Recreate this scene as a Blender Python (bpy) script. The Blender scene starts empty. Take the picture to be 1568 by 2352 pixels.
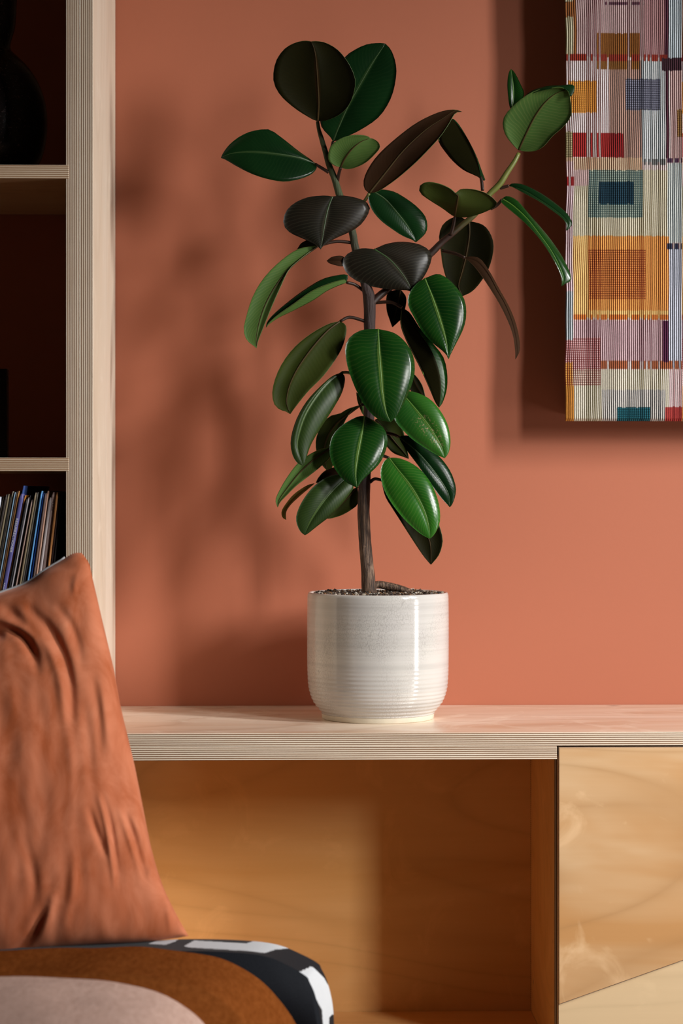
import bpy, bmesh, math, random
import numpy as np
from mathutils import Vector, noise as mnoise

random.seed(7)
rng = np.random.default_rng(7)
SC = bpy.context.scene
COL = SC.collection

# ------------------------------------------------------------------ camera, world, light, exposure
F = 4600.0                       # focal length in pixels of the 1568 x 2352 frame
D = 2.667                        # camera to the front plane of the bench (y = 0)
ZC = 0.92
TH = math.atan(0.027)            # camera turned a little to the right of the wall's normal
CX, CY = 784.0, 1132.0           # horizon row
cam_data = bpy.data.cameras.new('camera')
cam_data.sensor_fit = 'VERTICAL'
cam_data.sensor_height = 36.0
cam_data.sensor_width = 24.0
cam_data.lens = F / 2352.0 * 36.0
cam_data.shift_y = -(1176.0 - CY) / 2352.0
cam_data.clip_start = 0.05
cam = bpy.data.objects.new('camera', cam_data)
COL.objects.link(cam)
cam.location = (0, -D, ZC)
cam.rotation_euler = (math.pi / 2, 0, -TH)
cam_data.dof.use_dof = True
cam_data.dof.focus_distance = 2.80
cam_data.dof.aperture_fstop = 5.0
SC.camera = cam

world = bpy.data.worlds.new('room_ambient')
world.use_nodes = True
bg = world.node_tree.nodes['Background']
bg.inputs['Color'].default_value = (1.0, 0.93, 0.86, 1)
bg.inputs['Strength'].default_value = 0.006
SC.world = world


def window_light(name, loc, target, w, h, power, color, spread=180):
    l = bpy.data.lights.new(name, 'AREA')
    l.shape = 'RECTANGLE'
    l.size, l.size_y = w, h
    l.energy = power
    l.spread = math.radians(spread)          # narrowing added so the upper wall gets less light
    l.color = color
    o = bpy.data.objects.new(name, l)
    COL.objects.link(o)
    o.location = loc
    d = Vector(target) - Vector(loc)
    o.rotation_euler = d.to_track_quat('-Z', 'Y').to_euler()
    return o


# daylight through two windows of the room, to the right of the camera
window_light('window_light', (2.076, -1.922, 1.625), (0.12, 0.2, 0.40), 0.27, 0.90, 6.2, (1.0, 0.97, 0.93), 64)
window_light('garden_door_light', (2.498, -1.265, 1.976), (0.12, 0.3, 0.64), 0.22, 1.10, 14.6, (1.0, 0.985, 0.97), 68)
window_light('garden_door_low_light', (2.50, -1.12, 0.50), (0.12, 0.2, 0.50), 0.20, 0.60, 4.0, (1.0, 0.985, 0.97), 120)

SC.view_settings.view_transform = 'Standard'
SC.view_settings.look = 'None'
SC.view_settings.gamma = 1.0
SC.view_settings.use_curve_mapping = False
SC.view_settings.exposure = 0.0

# ------------------------------------------------------------------ helpers
CT, ST = math.cos(TH), math.sin(TH)


def P(px, py, y):
    """world point on the vertical plane Y = y that is seen at photo pixel (px, py)"""
    r = (px - CX) / F
    u = -(py - CY) / F
    k = (y + D) / (CT - r * ST)
    return Vector((k * (ST + r * CT), y, ZC + k * u))


def lin(c):
    out = []
    for v in c:
        v = v / 255.0
        out.append(v / 12.92 if v <= 0.04045 else ((v + 0.055) / 1.055) ** 2.4)
    return tuple(out)


def tag(o, label=None, cat=None, group=None, kind=None):
    if label: o['label'] = label
    if cat: o['category'] = cat
    if group: o['group'] = group
    if kind: o['kind'] = kind
    return o


def empty(name, loc, label, cat, group=None):
    o = bpy.data.objects.new(name, None)
    o.empty_display_size = 0.05
    COL.objects.link(o)
    o.location = loc
    return tag(o, label, cat, group)


def link(name, me, mats, parent=None, smooth=False):
    if not isinstance(mats, (list, tuple)): mats = [mats]
    for m in mats: me.materials.append(m)
    if smooth:
        me.polygons.foreach_set('use_smooth', [True] * len(me.polygons))
    o = bpy.data.objects.new(name, me)
    COL.objects.link(o)
    if parent:
        o.parent = parent
        p = parent
        off = Vector((0, 0, 0))
        while p:
            off += p.location
            p = p.parent
        o.location = -off            # meshes are written in world coordinates
    return o


def mesh(name, verts, faces, mat_idx=None):
    me = bpy.data.meshes.new(name)
    me.from_pydata([tuple(v) for v in verts], [], faces)
    if mat_idx is not None:
        me.polygons.foreach_set('material_index', mat_idx)
    me.update()
    return me


def catmull(pts, n):
    """n points at equal arc length along a Catmull-Rom curve through pts"""
    p = np.array(pts, float)
    if len(p) == 2:
        return p[0] + (p[1] - p[0]) * np.linspace(0, 1, n)[:, None]
    e = np.vstack([2 * p[0] - p[1], p, 2 * p[-1] - p[-2]])
    out = []
    for i in range(1, len(e) - 2):
        t = np.linspace(0, 1, 24, endpoint=False)[:, None]
        a, b, c, d = e[i - 1], e[i], e[i + 1], e[i + 2]
        out.append(0.5 * (2 * b + (c - a) * t + (2 * a - 5 * b + 4 * c - d) * t ** 2 + (3 * b - a - 3 * c + d) * t ** 3))
    q = np.vstack(out + [p[-1:]])
    s = np.concatenate([[0], np.cumsum(np.linalg.norm(np.diff(q[:, :2], axis=0), axis=1))])
    ts = np.linspace(0, s[-1], n)
    return np.stack([np.interp(ts, s, q[:, k]) for k in range(q.shape[1])], 1)


def tube(name, pts, radii, mat, parent=None, seg=10, bumpy=0.0, flat=1.0, cap=True):
    pts = [Vector(p) for p in pts]
    verts, faces = [], []
    n = len(pts)
    ref = Vector((0, -1, 0))
    for i, p in enumerate(pts):
        t = (pts[min(i + 1, n - 1)] - pts[max(i - 1, 0)]).normalized()
        a = t.cross(ref)
        if a.length < 1e-4: a = t.cross(Vector((1, 0, 0)))
        a.normalize()
        b = a.cross(t).normalized()
        for k in range(seg):
            th = 2 * math.pi * k / seg
            r = radii[i]
            if bumpy:
                q = Vector((math.cos(th) * 3, math.sin(th) * 3, p.z * 22))
                q2 = Vector((math.cos(th) * 6, math.sin(th) * 6, p.z * 60))
                r *= 1 + bumpy * (mnoise.noise(q) + 0.6 * mnoise.noise(q2))
            verts.append(p + (a * math.cos(th) + b * math.sin(th) * flat) * r)
    for i in range(n - 1):
        for k in range(seg):
            k2 = (k + 1) % seg
            faces.append((i * seg + k, i * seg + k2, (i + 1) * seg + k2, (i + 1) * seg + k))
    if cap:
        faces.append(tuple(range(seg))[::-1])
        faces.append(tuple((n - 1) * seg + k for k in range(seg)))
    return link(name, mesh(name, verts, faces), mat, parent, smooth=True)


# ------------------------------------------------------------------ node helper and materials
class NT:
    def __init__(self, name):
        self.m = bpy.data.materials.new(name)
        self.m.use_nodes = True
        self.t = self.m.node_tree
        self.b = self.t.nodes['Principled BSDF']
        self.out = self.t.nodes['Material Output']

    def n(self, kind, **kw):
        nd = self.t.nodes.new(kind)
        for k, v in kw.items(): setattr(nd, k, v)
        return nd

    def set(self, nd, **kw):
        for k, v in kw.items():
            nd.inputs[k.replace('_', ' ')].default_value = v
        return nd

    def l(self, a, b):
        self.t.links.new(a, b)

    def val(self, x, sock):
        if hasattr(x, 'is_linked'): self.l(x, sock)
        else: sock.default_value = x

    def math(self, op, a, b=None, c=None, clamp=False):
        nd = self.n('ShaderNodeMath', operation=op, use_clamp=clamp)
        self.val(a, nd.inputs[0])
        if b is not None: self.val(b, nd.inputs[1])
        if c is not None: self.val(c, nd.inputs[2])
        return nd.outputs[0]

    def mix(self, f, a, b, mode='MIX'):
        nd = self.n('ShaderNodeMix', data_type='RGBA', blend_type=mode)
        self.val(f, nd.inputs[0])
        for s, v in ((nd.inputs[6], a), (nd.inputs[7], b)):
            if hasattr(v, 'is_linked'): self.l(v, s)
            else: s.default_value = tuple(v) + ((1,) if len(v) == 3 else ())
        return nd.outputs[2]

    def ramp(self, f, stops):
        nd = self.n('ShaderNodeValToRGB')
        els = nd.color_ramp.elements
        while len(els) < len(stops): els.new(0.5)
        for e, (p, c) in zip(els, stops):
            e.position = p
            e.color = tuple(c) + (1,)
        self.l(f, nd.inputs[0])
        return nd.outputs[0]

    def coord(self, which='Object', scale=(1, 1, 1), loc=(0, 0, 0), rot=(0, 0, 0)):
        tc = self.n('ShaderNodeTexCoord')
        mp = self.n('ShaderNodeMapping')
        mp.inputs['Scale'].default_value = scale
        mp.inputs['Location'].default_value = loc
        mp.inputs['Rotation'].default_value = rot
        self.l(tc.outputs[which], mp.inputs[0])
        return mp.outputs[0]

    def noise(self, vec, scale=5, detail=3, rough=0.5, dist=0.0):
        nd = self.n('ShaderNodeTexNoise')
        self.l(vec, nd.inputs['Vector'])
        self.set(nd, Scale=scale, Detail=detail, Roughness=rough, Distortion=dist)
        return nd.outputs[0]

    def bump(self, h, strength=0.3, dist=0.001):
        nd = self.n('ShaderNodeBump')
        nd.inputs['Strength'].default_value = strength
        nd.inputs['Distance'].default_value = dist
        self.l(h, nd.inputs['Height'])
        self.l(nd.outputs[0], self.b.inputs['Normal'])

    def base(self, c):
        self.val(c if hasattr(c, 'is_linked') else tuple(c) + (1,), self.b.inputs['Base Color'])

    def rough(self, v):
        self.val(v, self.b.inputs['Roughness'])


def plain(name, col, rough=0.6, spec=0.5, sheen=0.0):
    a = NT(name)
    tex = a.noise(a.coord(), 60, 3)
    c2 = tuple(v * 0.86 for v in col)
    a.base(a.mix(tex, c2, tuple(min(1, v * 1.12) for v in col)))
    a.rough(rough)
    a.b.inputs['Specular IOR Level'].default_value = spec
    if sheen: a.b.inputs['Sheen Weight'].default_value = sheen
    return a.m


def make_wall():
    a = NT('terracotta_paint')
    v = a.coord()
    big = a.noise(v, 2.2, 3)
    a.base(a.mix(big, (0.405, 0.126, 0.067), (0.45, 0.142, 0.076)))
    a.rough(0.62)
    a.b.inputs['Specular IOR Level'].default_value = 0.35
    a.bump(a.noise(v, 260, 3), 0.12, 0.0006)
    return a.m


def make_veneer(name, axis, light=(0.70, 0.465, 0.262), dark=(0.50, 0.268, 0.112), seed=0.0, contrast=1.0, rough=0.34):
    """birch veneer; axis = direction the grain runs along"""
    a = NT(name)
    sc = [2.4, 2.4, 2.4]
    sc[axis] = 0.55
    v = a.coord('Object', tuple(sc), (seed, seed * 0.7, seed * 1.3))
    warp = a.noise(v, 2.0, 2, 0.45)
    cloud = a.noise(v, 3.2, 3, 0.55, 1.2)
    # cathedral lines: distort the cross-grain coordinate and take stripes
    rings = a.n('ShaderNodeTexNoise')
    a.l(v, rings.inputs['Vector'])
    a.set(rings, Scale=1.5, Detail=1.0, Roughness=0.4, Distortion=0.8)
    st = a.math('FRACT', a.math('MULTIPLY', rings.outputs[0], 13.0))
    st = a.math('ABSOLUTE', a.math('SUBTRACT', st, 0.5))
    st = a.math('POWER', a.math('MULTIPLY', st, 2.0), 5.0)
    fine_sc = [90.0, 90.0, 90.0]
    fine_sc[axis] = 3.0
    vf = a.coord('Object', tuple(fine_sc))
    fine = a.noise(vf, 2.0, 4, 0.6)
    f = a.ramp(cloud, [(0.30, (0, 0, 0)), (0.72, (1, 1, 1))])
    c = a.mix(a.math('MULTIPLY', f, 0.75 * contrast), light, dark)
    c = a.mix(a.math('MULTIPLY', st, 0.28 * contrast), c, tuple(x * 0.72 for x in dark))
    c = a.mix(a.math('MULTIPLY', fine, 0.22), c, tuple(x * 0.8 for x in dark))
    # pale flame figure
    fl = a.noise(a.coord('Object', (6, 6, 6), (3.1 + seed, 0, 1)), 1.6, 4, 0.6, 1.5)
    fl = a.ramp(fl, [(0.55, (0, 0, 0)), (0.75, (1, 1, 1))])
    c = a.mix(a.math('MULTIPLY', fl, 0.45 * contrast), c, tuple(min(1, x * 1.18) for x in light))
    # small dark knots and mineral streaks
    ks = [7.0, 7.0, 7.0]
    ks[axis] = 2.6
    kn = a.n('ShaderNodeTexVoronoi')
    a.l(a.coord('Object', tuple(ks), (seed * 2.1, 0.4, 0.7)), kn.inputs['Vector'])
    a.set(kn, Scale=1.3)
    km = a.ramp(kn.outputs['Distance'], [(0.012, (1, 1, 1)), (0.045, (0, 0, 0))])
    c = a.mix(a.math('MULTIPLY', km, 0.8), c, (0.06, 0.022, 0.008))
    a.base(c)
    a.rough(a.math('ADD', rough, a.math('MULTIPLY', warp, 0.12)))
    a.bump(fine, 0.10, 0.0004)
    return a.m


def make_ply(name, axis, along, warm=0.0):
    """layered plywood edge; axis = through the thickness, along = direction the plies run"""
    a = NT(name)
    tc = a.n('ShaderNodeTexCoord')
    sep = a.n('ShaderNodeSeparateXYZ')
    a.l(tc.outputs['Object'], sep.inputs[0])
    w = a.coord('Object', tuple(9.0 if i == along else 40.0 for i in range(3)))
    wob = a.math('MULTIPLY', a.math('SUBTRACT', a.noise(w, 1.0, 2), 0.5), 0.35)
    c = a.math('ADD', a.math('DIVIDE', sep.outputs[axis], 0.001385), 100.0)
    c = a.math('ADD', c, wob)
    idx = a.math('FLOOR', c)
    fr = a.math('FRACT', c)
    par = a.math('FLOORED_MODULO', idx, 2.0)
    wn = a.n('ShaderNodeTexWhiteNoise', noise_dimensions='1D')
    a.l(idx, wn.inputs['W'])
    cmb = a.n('ShaderNodeCombineXYZ')
    a.l(a.math('MULTIPLY', sep.outputs[along], 14.0), cmb.inputs[0])
    a.l(a.math('MULTIPLY', idx, 7.31), cmb.inputs[1])
    ln = a.noise(cmb.outputs[0], 1.0, 4, 0.6)
    light = a.mix(ln, (0.74, 0.60, 0.44), (0.95, 0.86, 0.72))
    dark = a.mix(ln, (0.10, 0.048, 0.024), (0.36, 0.205, 0.115))
    col = a.mix(par, light, dark)
    col = a.mix(a.math('MULTIPLY', wn.outputs[0], 0.22), col, (0.42, 0.25, 0.13))
    edge = a.math('ABSOLUTE', a.math('SUBTRACT', fr, 0.5))
    glue = a.math('GREATER_THAN', edge, 0.45)
    col = a.mix(a.math('MULTIPLY', a.math('MULTIPLY', glue, par), 0.5), col, (0.10, 0.05, 0.03))
    # core voids
    vo = a.noise(cmb.outputs[0], 0.55, 2, 0.4)
    vo = a.ramp(vo, [(0.70, (0, 0, 0)), (0.73, (1, 1, 1))])
    col = a.mix(a.math('MULTIPLY', a.math('MULTIPLY', vo, par), 0.85), col, (0.05, 0.02, 0.01))
    if warm: col = a.mix(warm, col, (0.45, 0.24, 0.10))
    a.base(col)
    a.rough(0.55)
    a.bump(a.math('MULTIPLY', par, -1.0), 0.25, 0.0004)
    return a.m


M = {}
M['wall'] = make_wall()
M['veneer_x'] = make_veneer('birch_veneer_across', 0)
M['veneer_top'] = make_veneer('birch_veneer_worktop', 0, light=(0.90, 0.76, 0.62), dark=(0.68, 0.44, 0.29), seed=4.2, contrast=1.4, rough=0.20)
M['veneer_door'] = make_veneer('birch_veneer_door', 0, light=(0.72, 0.49, 0.28), dark=(0.58, 0.30, 0.115), seed=2.3, contrast=1.5)
M['veneer_pale'] = make_veneer('birch_veneer_pale', 0, light=(0.76, 0.57, 0.35), dark=(0.66, 0.46, 0.25), seed=8.0, contrast=0.7)
M['veneer_z'] = make_veneer('birch_veneer_upright', 2, light=(0.80, 0.71, 0.58), dark=(0.68, 0.54, 0.38), seed=1.1, contrast=0.8)
M['veneer_in'] = make_veneer('birch_veneer_bounce_tint', 0, light=(0.80, 0.46, 0.185), dark=(0.66, 0.33, 0.095), seed=6.4)  # same birch, with warm light bounced inside the niche put into its colour
M['ply_h'] = make_ply('plywood_edge_flat', 2, 0)
M['ply_shelf'] = make_ply('plywood_edge_shelf', 2, 0, 0.35)
M['ply_v'] = make_ply('plywood_edge_upright', 0, 2)
M['ply_door'] = make_ply('plywood_edge_door', 1, 2)
M['floor'] = make_veneer('oak_floor', 1, light=(0.32, 0.20, 0.11), dark=(0.24, 0.14, 0.07), seed=9)


def board(name, x0, x1, y0, y1, z0, z1, axis, face, edge, parent, bevel=0.0006):
    """a plywood board: veneer on the two faces across `axis`, layered edge elsewhere; own origin at its centre"""
    cx, cy, cz = (x0 + x1) / 2, (y0 + y1) / 2, (z0 + z1) / 2
    bm = bmesh.new()
    bmesh.ops.create_cube(bm, size=1)
    for v in bm.verts:
        v.co = (v.co.x * (x1 - x0), v.co.y * (y1 - y0), v.co.z * (z1 - z0))
    if bevel:
        bmesh.ops.bevel(bm, geom=bm.edges[:], offset=bevel, segments=1, affect='EDGES')
    me = bpy.data.meshes.new(name)
    bm.to_mesh(me)
    bm.free()
    mi = [0 if abs(p.normal[axis]) > 0.9 else 1 for p in me.polygons]
    o = link(name, me, [face, edge], parent)
    o.data.polygons.foreach_set('material_index', mi)
    o.location = o.location + Vector((cx, cy, cz))
    return o


# ------------------------------------------------------------------ setting
YW = 0.347                        # wall plane
wall = board('wall_back', -2.2, 2.6, YW, YW + 0.12, 0.0, 2.7, 1, M['wall'], M['wall'], None, 0)
tag(wall, 'matt terracotta painted wall behind the plant', kind='structure')
fl = board('floor', -2.2, 2.6, -3.6, YW + 0.12, -0.05, 0.0, 2, M['floor'], M['floor'], None, 0)
tag(fl, 'wooden floor under the bench', kind='structure')

# ------------------------------------------------------------------ bookcase (left)
XR = P(213.5, 700, 0).x           # outer face of the upright
XI = P(151, 700, 0).x             # inner face
bc = empty('bookcase', (-0.7, 0.17, 0.0), 'tall birch plywood bookcase with layered edges at the left', 'bookcase')
XM = (XR + XI) / 2
board('upright', XI, XM, 0, YW - 0.001, 0.0, 2.45, 0, M['veneer_z'], M['ply_v'], bc)
board('upright', XM, XR, 0, YW - 0.001, 0.0, 2.45, 0, M['veneer_z'], M['ply_v'], bc)
board('upright', -1.17, -1.134, 0, YW - 0.001, 0.0, 2.45, 0, M['veneer_z'], M['ply_v'], bc)


def zat(py, y=0.0):
    return P(600, py, y).z


for (ya, yb) in ((381, 412.5), (1051.5, 1082.5)):
    board('shelf', -1.134, XI + 0.0042, -0.0006, YW - 0.002, zat(yb), zat(ya), 2, M['veneer_x'], M['ply_shelf'], bc)
board('shelf', -1.134, XI, -0.0006, YW - 0.002, 0.582, 0.600, 2, M['veneer_x'], M['ply_shelf'], bc)
board('shelf', -1.134, XI, -0.0006, YW - 0.002, 1.760, 1.778, 2, M['veneer_x'], M['ply_shelf'], bc)
board('shelf', -1.134, XI, -0.0006, YW - 0.002, 0.09, 0.108, 2, M['veneer_x'], M['ply_shelf'], bc)

# ------------------------------------------------------------------ bench: continuous worktop and two cabinet units
XD = P(1283, 1722, 0).x
wt = empty('worktop', (0.5, 0.17, 0.564), 'long pale plywood worktop with doubled layered front edge under the pot', 'worktop')
board('top_board', XR + 0.0006, 1.5, 0, YW - 0.001, 0.582, 0.600, 2, M['veneer_top'], M['ply_h'], wt)
board('lower_board', XR + 0.0006, XD - 0.0026, 0, YW - 0.001, 0.564, 0.5819, 2, M['veneer_x'], M['ply_h'], wt)
board('lower_board', XD - 0.0026, 1.5, 0.0195, YW - 0.001, 0.564, 0.5819, 2, M['veneer_x'], M['ply_h'], wt)

XP = P(1273, 1900, 0.018).x
YB = 0.277
ZN = P(1000, 2322, YB).z          # niche floor
nu = empty('open_cabinet', (0.05, 0.15, 0), 'open plywood niche cabinet below the plant, birch back panel tinted with warm bounced light', 'cabinet')
board('back_panel', XR + 0.0006, XP, YB, YB + 0.012, ZN - 0.018, 0.5638, 1, M['veneer_in'], M['ply_h'], nu)
board('side_panel', XP, XP + 0.018, 0.0195, YB + 0.012, 0.0, 0.5638, 0, M['veneer_in'], M['ply_v'], nu)
board('side_panel', XR + 0.0006, XR + 0.0186, 0.0195, YB - 0.001, 0.0, 0.5638, 0, M['veneer_in'], M['ply_v'], nu)
board('bottom_panel', XR + 0.019, XP - 0.0002, 0.0, YB - 0.001, ZN - 0.018, ZN, 2, M['veneer_in'], M['ply_h'], nu)
board('plinth', XR + 0.019, XP - 0.0002, 0.05, 0.068, 0.0, ZN - 0.0181, 1, M['veneer_x'], M['ply_h'], nu)

cu = empty('closed_cabinet', (0.93, 0.15, 0), 'birch cabinet with a slanted lower door edge at the right', 'cabinet')
X1 = 1.10
board('side_panel', XP + 0.0185, XP + 0.0365, 0.0195, YB + 0.012, 0.0, 0.5638, 0, M['veneer_x'], M['ply_v'], cu)
board('side_panel', X1 - 0.02, X1 - 0.002, 0.0195, YB + 0.012, 0.0, 0.5638, 0, M['veneer_x'], M['ply_v'], cu)
board('back_panel', XP + 0.0367, X1 - 0.0202, YB, YB + 0.012, 0.05, 0.5636, 1, M['veneer_x'], M['ply_h'], cu)
board('bottom_panel', XP + 0.0367, X1 - 0.0202, 0.0195, YB - 0.0005, 0.08, 0.098, 2, M['veneer_x'], M['ply_h'], cu)


def door_panel(name, pts, y0, y1, face, edge, parent):
    """prism from an XZ outline"""
    n = len(pts)
    cx = sum(p[0] for p in pts) / n
    cz = sum(p[1] for p in pts) / n
    cy = (y0 + y1) / 2
    v = [(x - cx, y0 - cy, z - cz) for x, z in pts] + [(x - cx, y1 - cy, z - cz) for x, z in pts]
    bm = bmesh.new()
    bv = [bm.verts.new(q) for q in v]
    bm.faces.new(bv[:n])
    bm.faces.new(bv[n:][::-1])
    for i in range(n):
        j = (i + 1) % n
        bm.faces.new((bv[i], bv[n + i], bv[n + j], bv[j]))
    bmesh.ops.recalc_face_normals(bm, faces=bm.faces[:])
    bmesh.ops.bevel(bm, geom=bm.edges[:], offset=0.0006, segments=1, affect='EDGES')
    me = bpy.data.meshes.new(name)
    bm.to_mesh(me)
    bm.free()
    mi = [0 if abs(p.normal[1]) > 0.9 else 1 for p in me.polygons]
    o = link(name, me, [face, edge], parent)
    o.data.polygons.foreach_set('material_index', mi)
    o.location = o.location + Vector((cx, cy, cz))
    return o


zd0 = zat(2312)
sl = (zat(2213) - zat(2312)) / (P(1568, 2213, 0).x - P(1286, 2312, 0).x)
zt = zat(1719.2)
door_panel('door', [(XD, zt), (XD, zd0), (X1, zd0 + sl * (X1 - XD)), (X1, zt)], 0.0, 0.018, M['veneer_door'], M['ply_door'], cu)
g = 0.0012
lowp = door_panel('drawer_front', [(XD, zd0 - g), (XD, 0.06), (X1, 0.06), (X1, zd0 - g + sl * (X1 - XD))], 0.0045, 0.019, M['veneer_pale'], M['ply_door'], cu)

# ------------------------------------------------------------------ vase and dark box in the bookcase
a = NT('dark_speckled_glaze')
sp = a.noise(a.coord(), 260, 2, 0.6)
a.base(a.mix(a.ramp(sp, [(0.60, (0, 0, 0)), (0.68, (1, 1, 1))]), (0.012, 0.006, 0.005), (0.09, 0.06, 0.06)))
a.rough(0.22)
a.bump(sp, 0.35, 0.0006)
M['vase'] = a.m


def lathe(name, prof, cx, cy, z0, mat, parent=None, seg=72, closed=True):
    verts, faces = [], []
    for (r, z) in prof:
        for k in range(seg):
            t = 2 * math.pi * k / seg
            verts.append((cx + r * math.cos(t), cy + r * math.sin(t), z0 + z))
    n = len(prof)
    for i in range(n - 1):
        for k in range(seg):
            k2 = (k + 1) % seg
            faces.append((i * seg + k, i * seg + k2, (i + 1) * seg + k2, (i + 1) * seg + k))
    if closed:
        faces.append(tuple(range(seg))[::-1])
        faces.append(tuple((n - 1) * seg + k for k in range(seg)))
    return link(name, mesh(name, verts, faces), mat, parent, smooth=True)


VY = 0.15
vx = P(-18, 200, VY).x
sc_v = (VY + D) / F
z_sh = zat(381)
ctrl = [(45, 0), (62, 4), (88, 20), (110, 50), (122, 95), (125, 140), (120, 185), (106, 225), (84, 260), (60, 285), (44, 300), (41, 312), (45, 330), (51, 350), (54, 380), (56, 420), (60, 440), (54, 441), (49, 420)]
prof = catmull([(r, z) for r, z in ctrl], 60) * sc_v
vs = lathe('vase', [tuple(p) for p in prof], vx, VY, z_sh + 0.0005, M['vase'])
tag(vs, 'dark glossy gourd shaped vase on the top shelf of the bookcase', 'vase')

M['frame_dark'] = plain('dark_stained_frame', (0.02, 0.008, 0.006), 0.35)
M['print'] = plain('dark_print', (0.03, 0.015, 0.012), 0.5)
pf = empty('picture_frame', (-0.50, 0.12, zat(1051.5)), 'dark picture frame standing on the middle shelf of the bookcase', 'frame')
zb = zat(1051.5) + 0.0004
xr = P(18, 950, 0.12).x
ztop = P(10, 848, 0.12).z
xl = xr - 0.17
fw = 0.010
board('frame_rail', xl, xr, 0.11, 0.128, ztop - fw, ztop, 1, M['frame_dark'], M['frame_dark'], pf)
board('frame_rail', xl, xr, 0.11, 0.128, zb, zb + fw, 1, M['frame_dark'], M['frame_dark'], pf)
board('frame_stile', xr - fw, xr, 0.11, 0.128, zb + fw, ztop - fw, 1, M['frame_dark'], M['frame_dark'], pf)
board('frame_stile', xl, xl + fw, 0.11, 0.128, zb + fw, ztop - fw, 1, M['frame_dark'], M['frame_dark'], pf)
board('backing', xl + fw, xr - fw, 0.118, 0.124, zb + fw, ztop - fw, 1, M['print'], M['print'], pf)

# ------------------------------------------------------------------ records
LP = 0.313


def text_mesh(body, size):
    cu_ = bpy.data.curves.new('lettering', 'FONT')
    cu_.body = body
    cu_.size = size
    cu_.extrude = 0.00005
    cu_.align_y = 'CENTER'
    tmp = bpy.data.objects.new('tmp_text', cu_)
    COL.objects.link(tmp)
    bpy.context.view_layer.update()
    me = bpy.data.meshes.new_from_object(tmp.evaluated_get(bpy.context.evaluated_depsgraph_get()))
    bpy.data.objects.remove(tmp)
    return me


M['ink_white'] = plain('white_ink', (0.75, 0.76, 0.8), 0.6)
M['ink_dark'] = plain('dark_ink', (0.03, 0.01, 0.006), 0.6)
SL = {}


def sleeve_mat(rgb):
    if rgb not in SL:
        SL[rgb] = plain('card_sleeve', lin(rgb), 0.45)
    return SL[rgb]


# (top x, top y, bottom reference x, bottom reference y, thickness px, colour, label)
REC = [
    (-9, 1142, -40, 1330, 4, (170, 60, 45), 'red'),
    (-3, 1142, -38, 1330, 5, (215, 220, 235), 'white'),
    (8, 1139, -30, 1330, 4, (95, 78, 60), 'tan'),
    (13, 1136, -24, 1330, 3, (60, 50, 45), 'dark grey'),
    (18, 1135, -18, 1330, 4, (120, 108, 85), 'khaki'),
    (23, 1137, -12, 1330, 3, (25, 24, 22), 'black'),
    (28, 1129, -7, 1330, 5, (130, 120, 105), 'putty'),
    (33, 1131, -3, 1330, 3, (140, 175, 205), 'pale blue'),
    (37, 1130, 1, 1330, 4, (70, 52, 40), 'brown'),
    (41.5, 1128, 5, 1330, 4, (160, 110, 55), 'ochre'),
    (46, 1135, 9.5, 1330, 8, (92, 90, 150), 'purple'),
    (56.5, 1138, 20, 1330, 3, (190, 120, 40), 'orange edged'),
    (60, 1146, 24, 1330, 4, (20, 20, 22), 'black'),
    (64, 1143, 29, 1330, 3, (150, 145, 150), 'silver grey'),
    (68, 1138, 34, 1330, 4, (30, 26, 25), 'black'),
    (72, 1148, 38, 1330, 3, (150, 125, 115), 'dusty pink'),
    (76, 1147, 42, 1330, 3, (85, 62, 45), 'brown'),
    (80, 1132, 46, 1330, 3, (125, 110, 85), 'khaki'),
    (85, 1131, 51, 1330, 3, (70, 66, 58), 'grey'),
    (89, 1144, 55, 1330, 3, (28, 25, 30), 'black'),
    (94, 1128, 63, 1330, 5, (100, 165, 225), 'sky blue'),
    (99, 1133, 70, 1330, 4, (20, 75, 170), 'cobalt blue'),
    (103, 1133, 75, 1330, 3, (95, 75, 70), 'brown'),
    (108, 1128, 81, 1330, 4, (180, 140, 120), 'beige'),
    (113, 1143, 87, 1330, 3, (170, 160, 160), 'pale grey'),
    (120, 1131, 95, 1330, 8, (190, 165, 160), 'blush'),
    (129, 1131, 106, 1330, 6, (190, 130, 75), 'caramel'),
    (135, 1131, 112, 1330, 3, (45, 22, 20), 'maroon'),
    (140, 1130, 118, 1330, 4, (22, 16, 16), 'black'),
]
mats_txt = {10: ('RESURRECTIONER', 0.0040), 25: ('MUUGI', 0.0040)}
NB = len(REC)
zb = 0.6004
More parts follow.
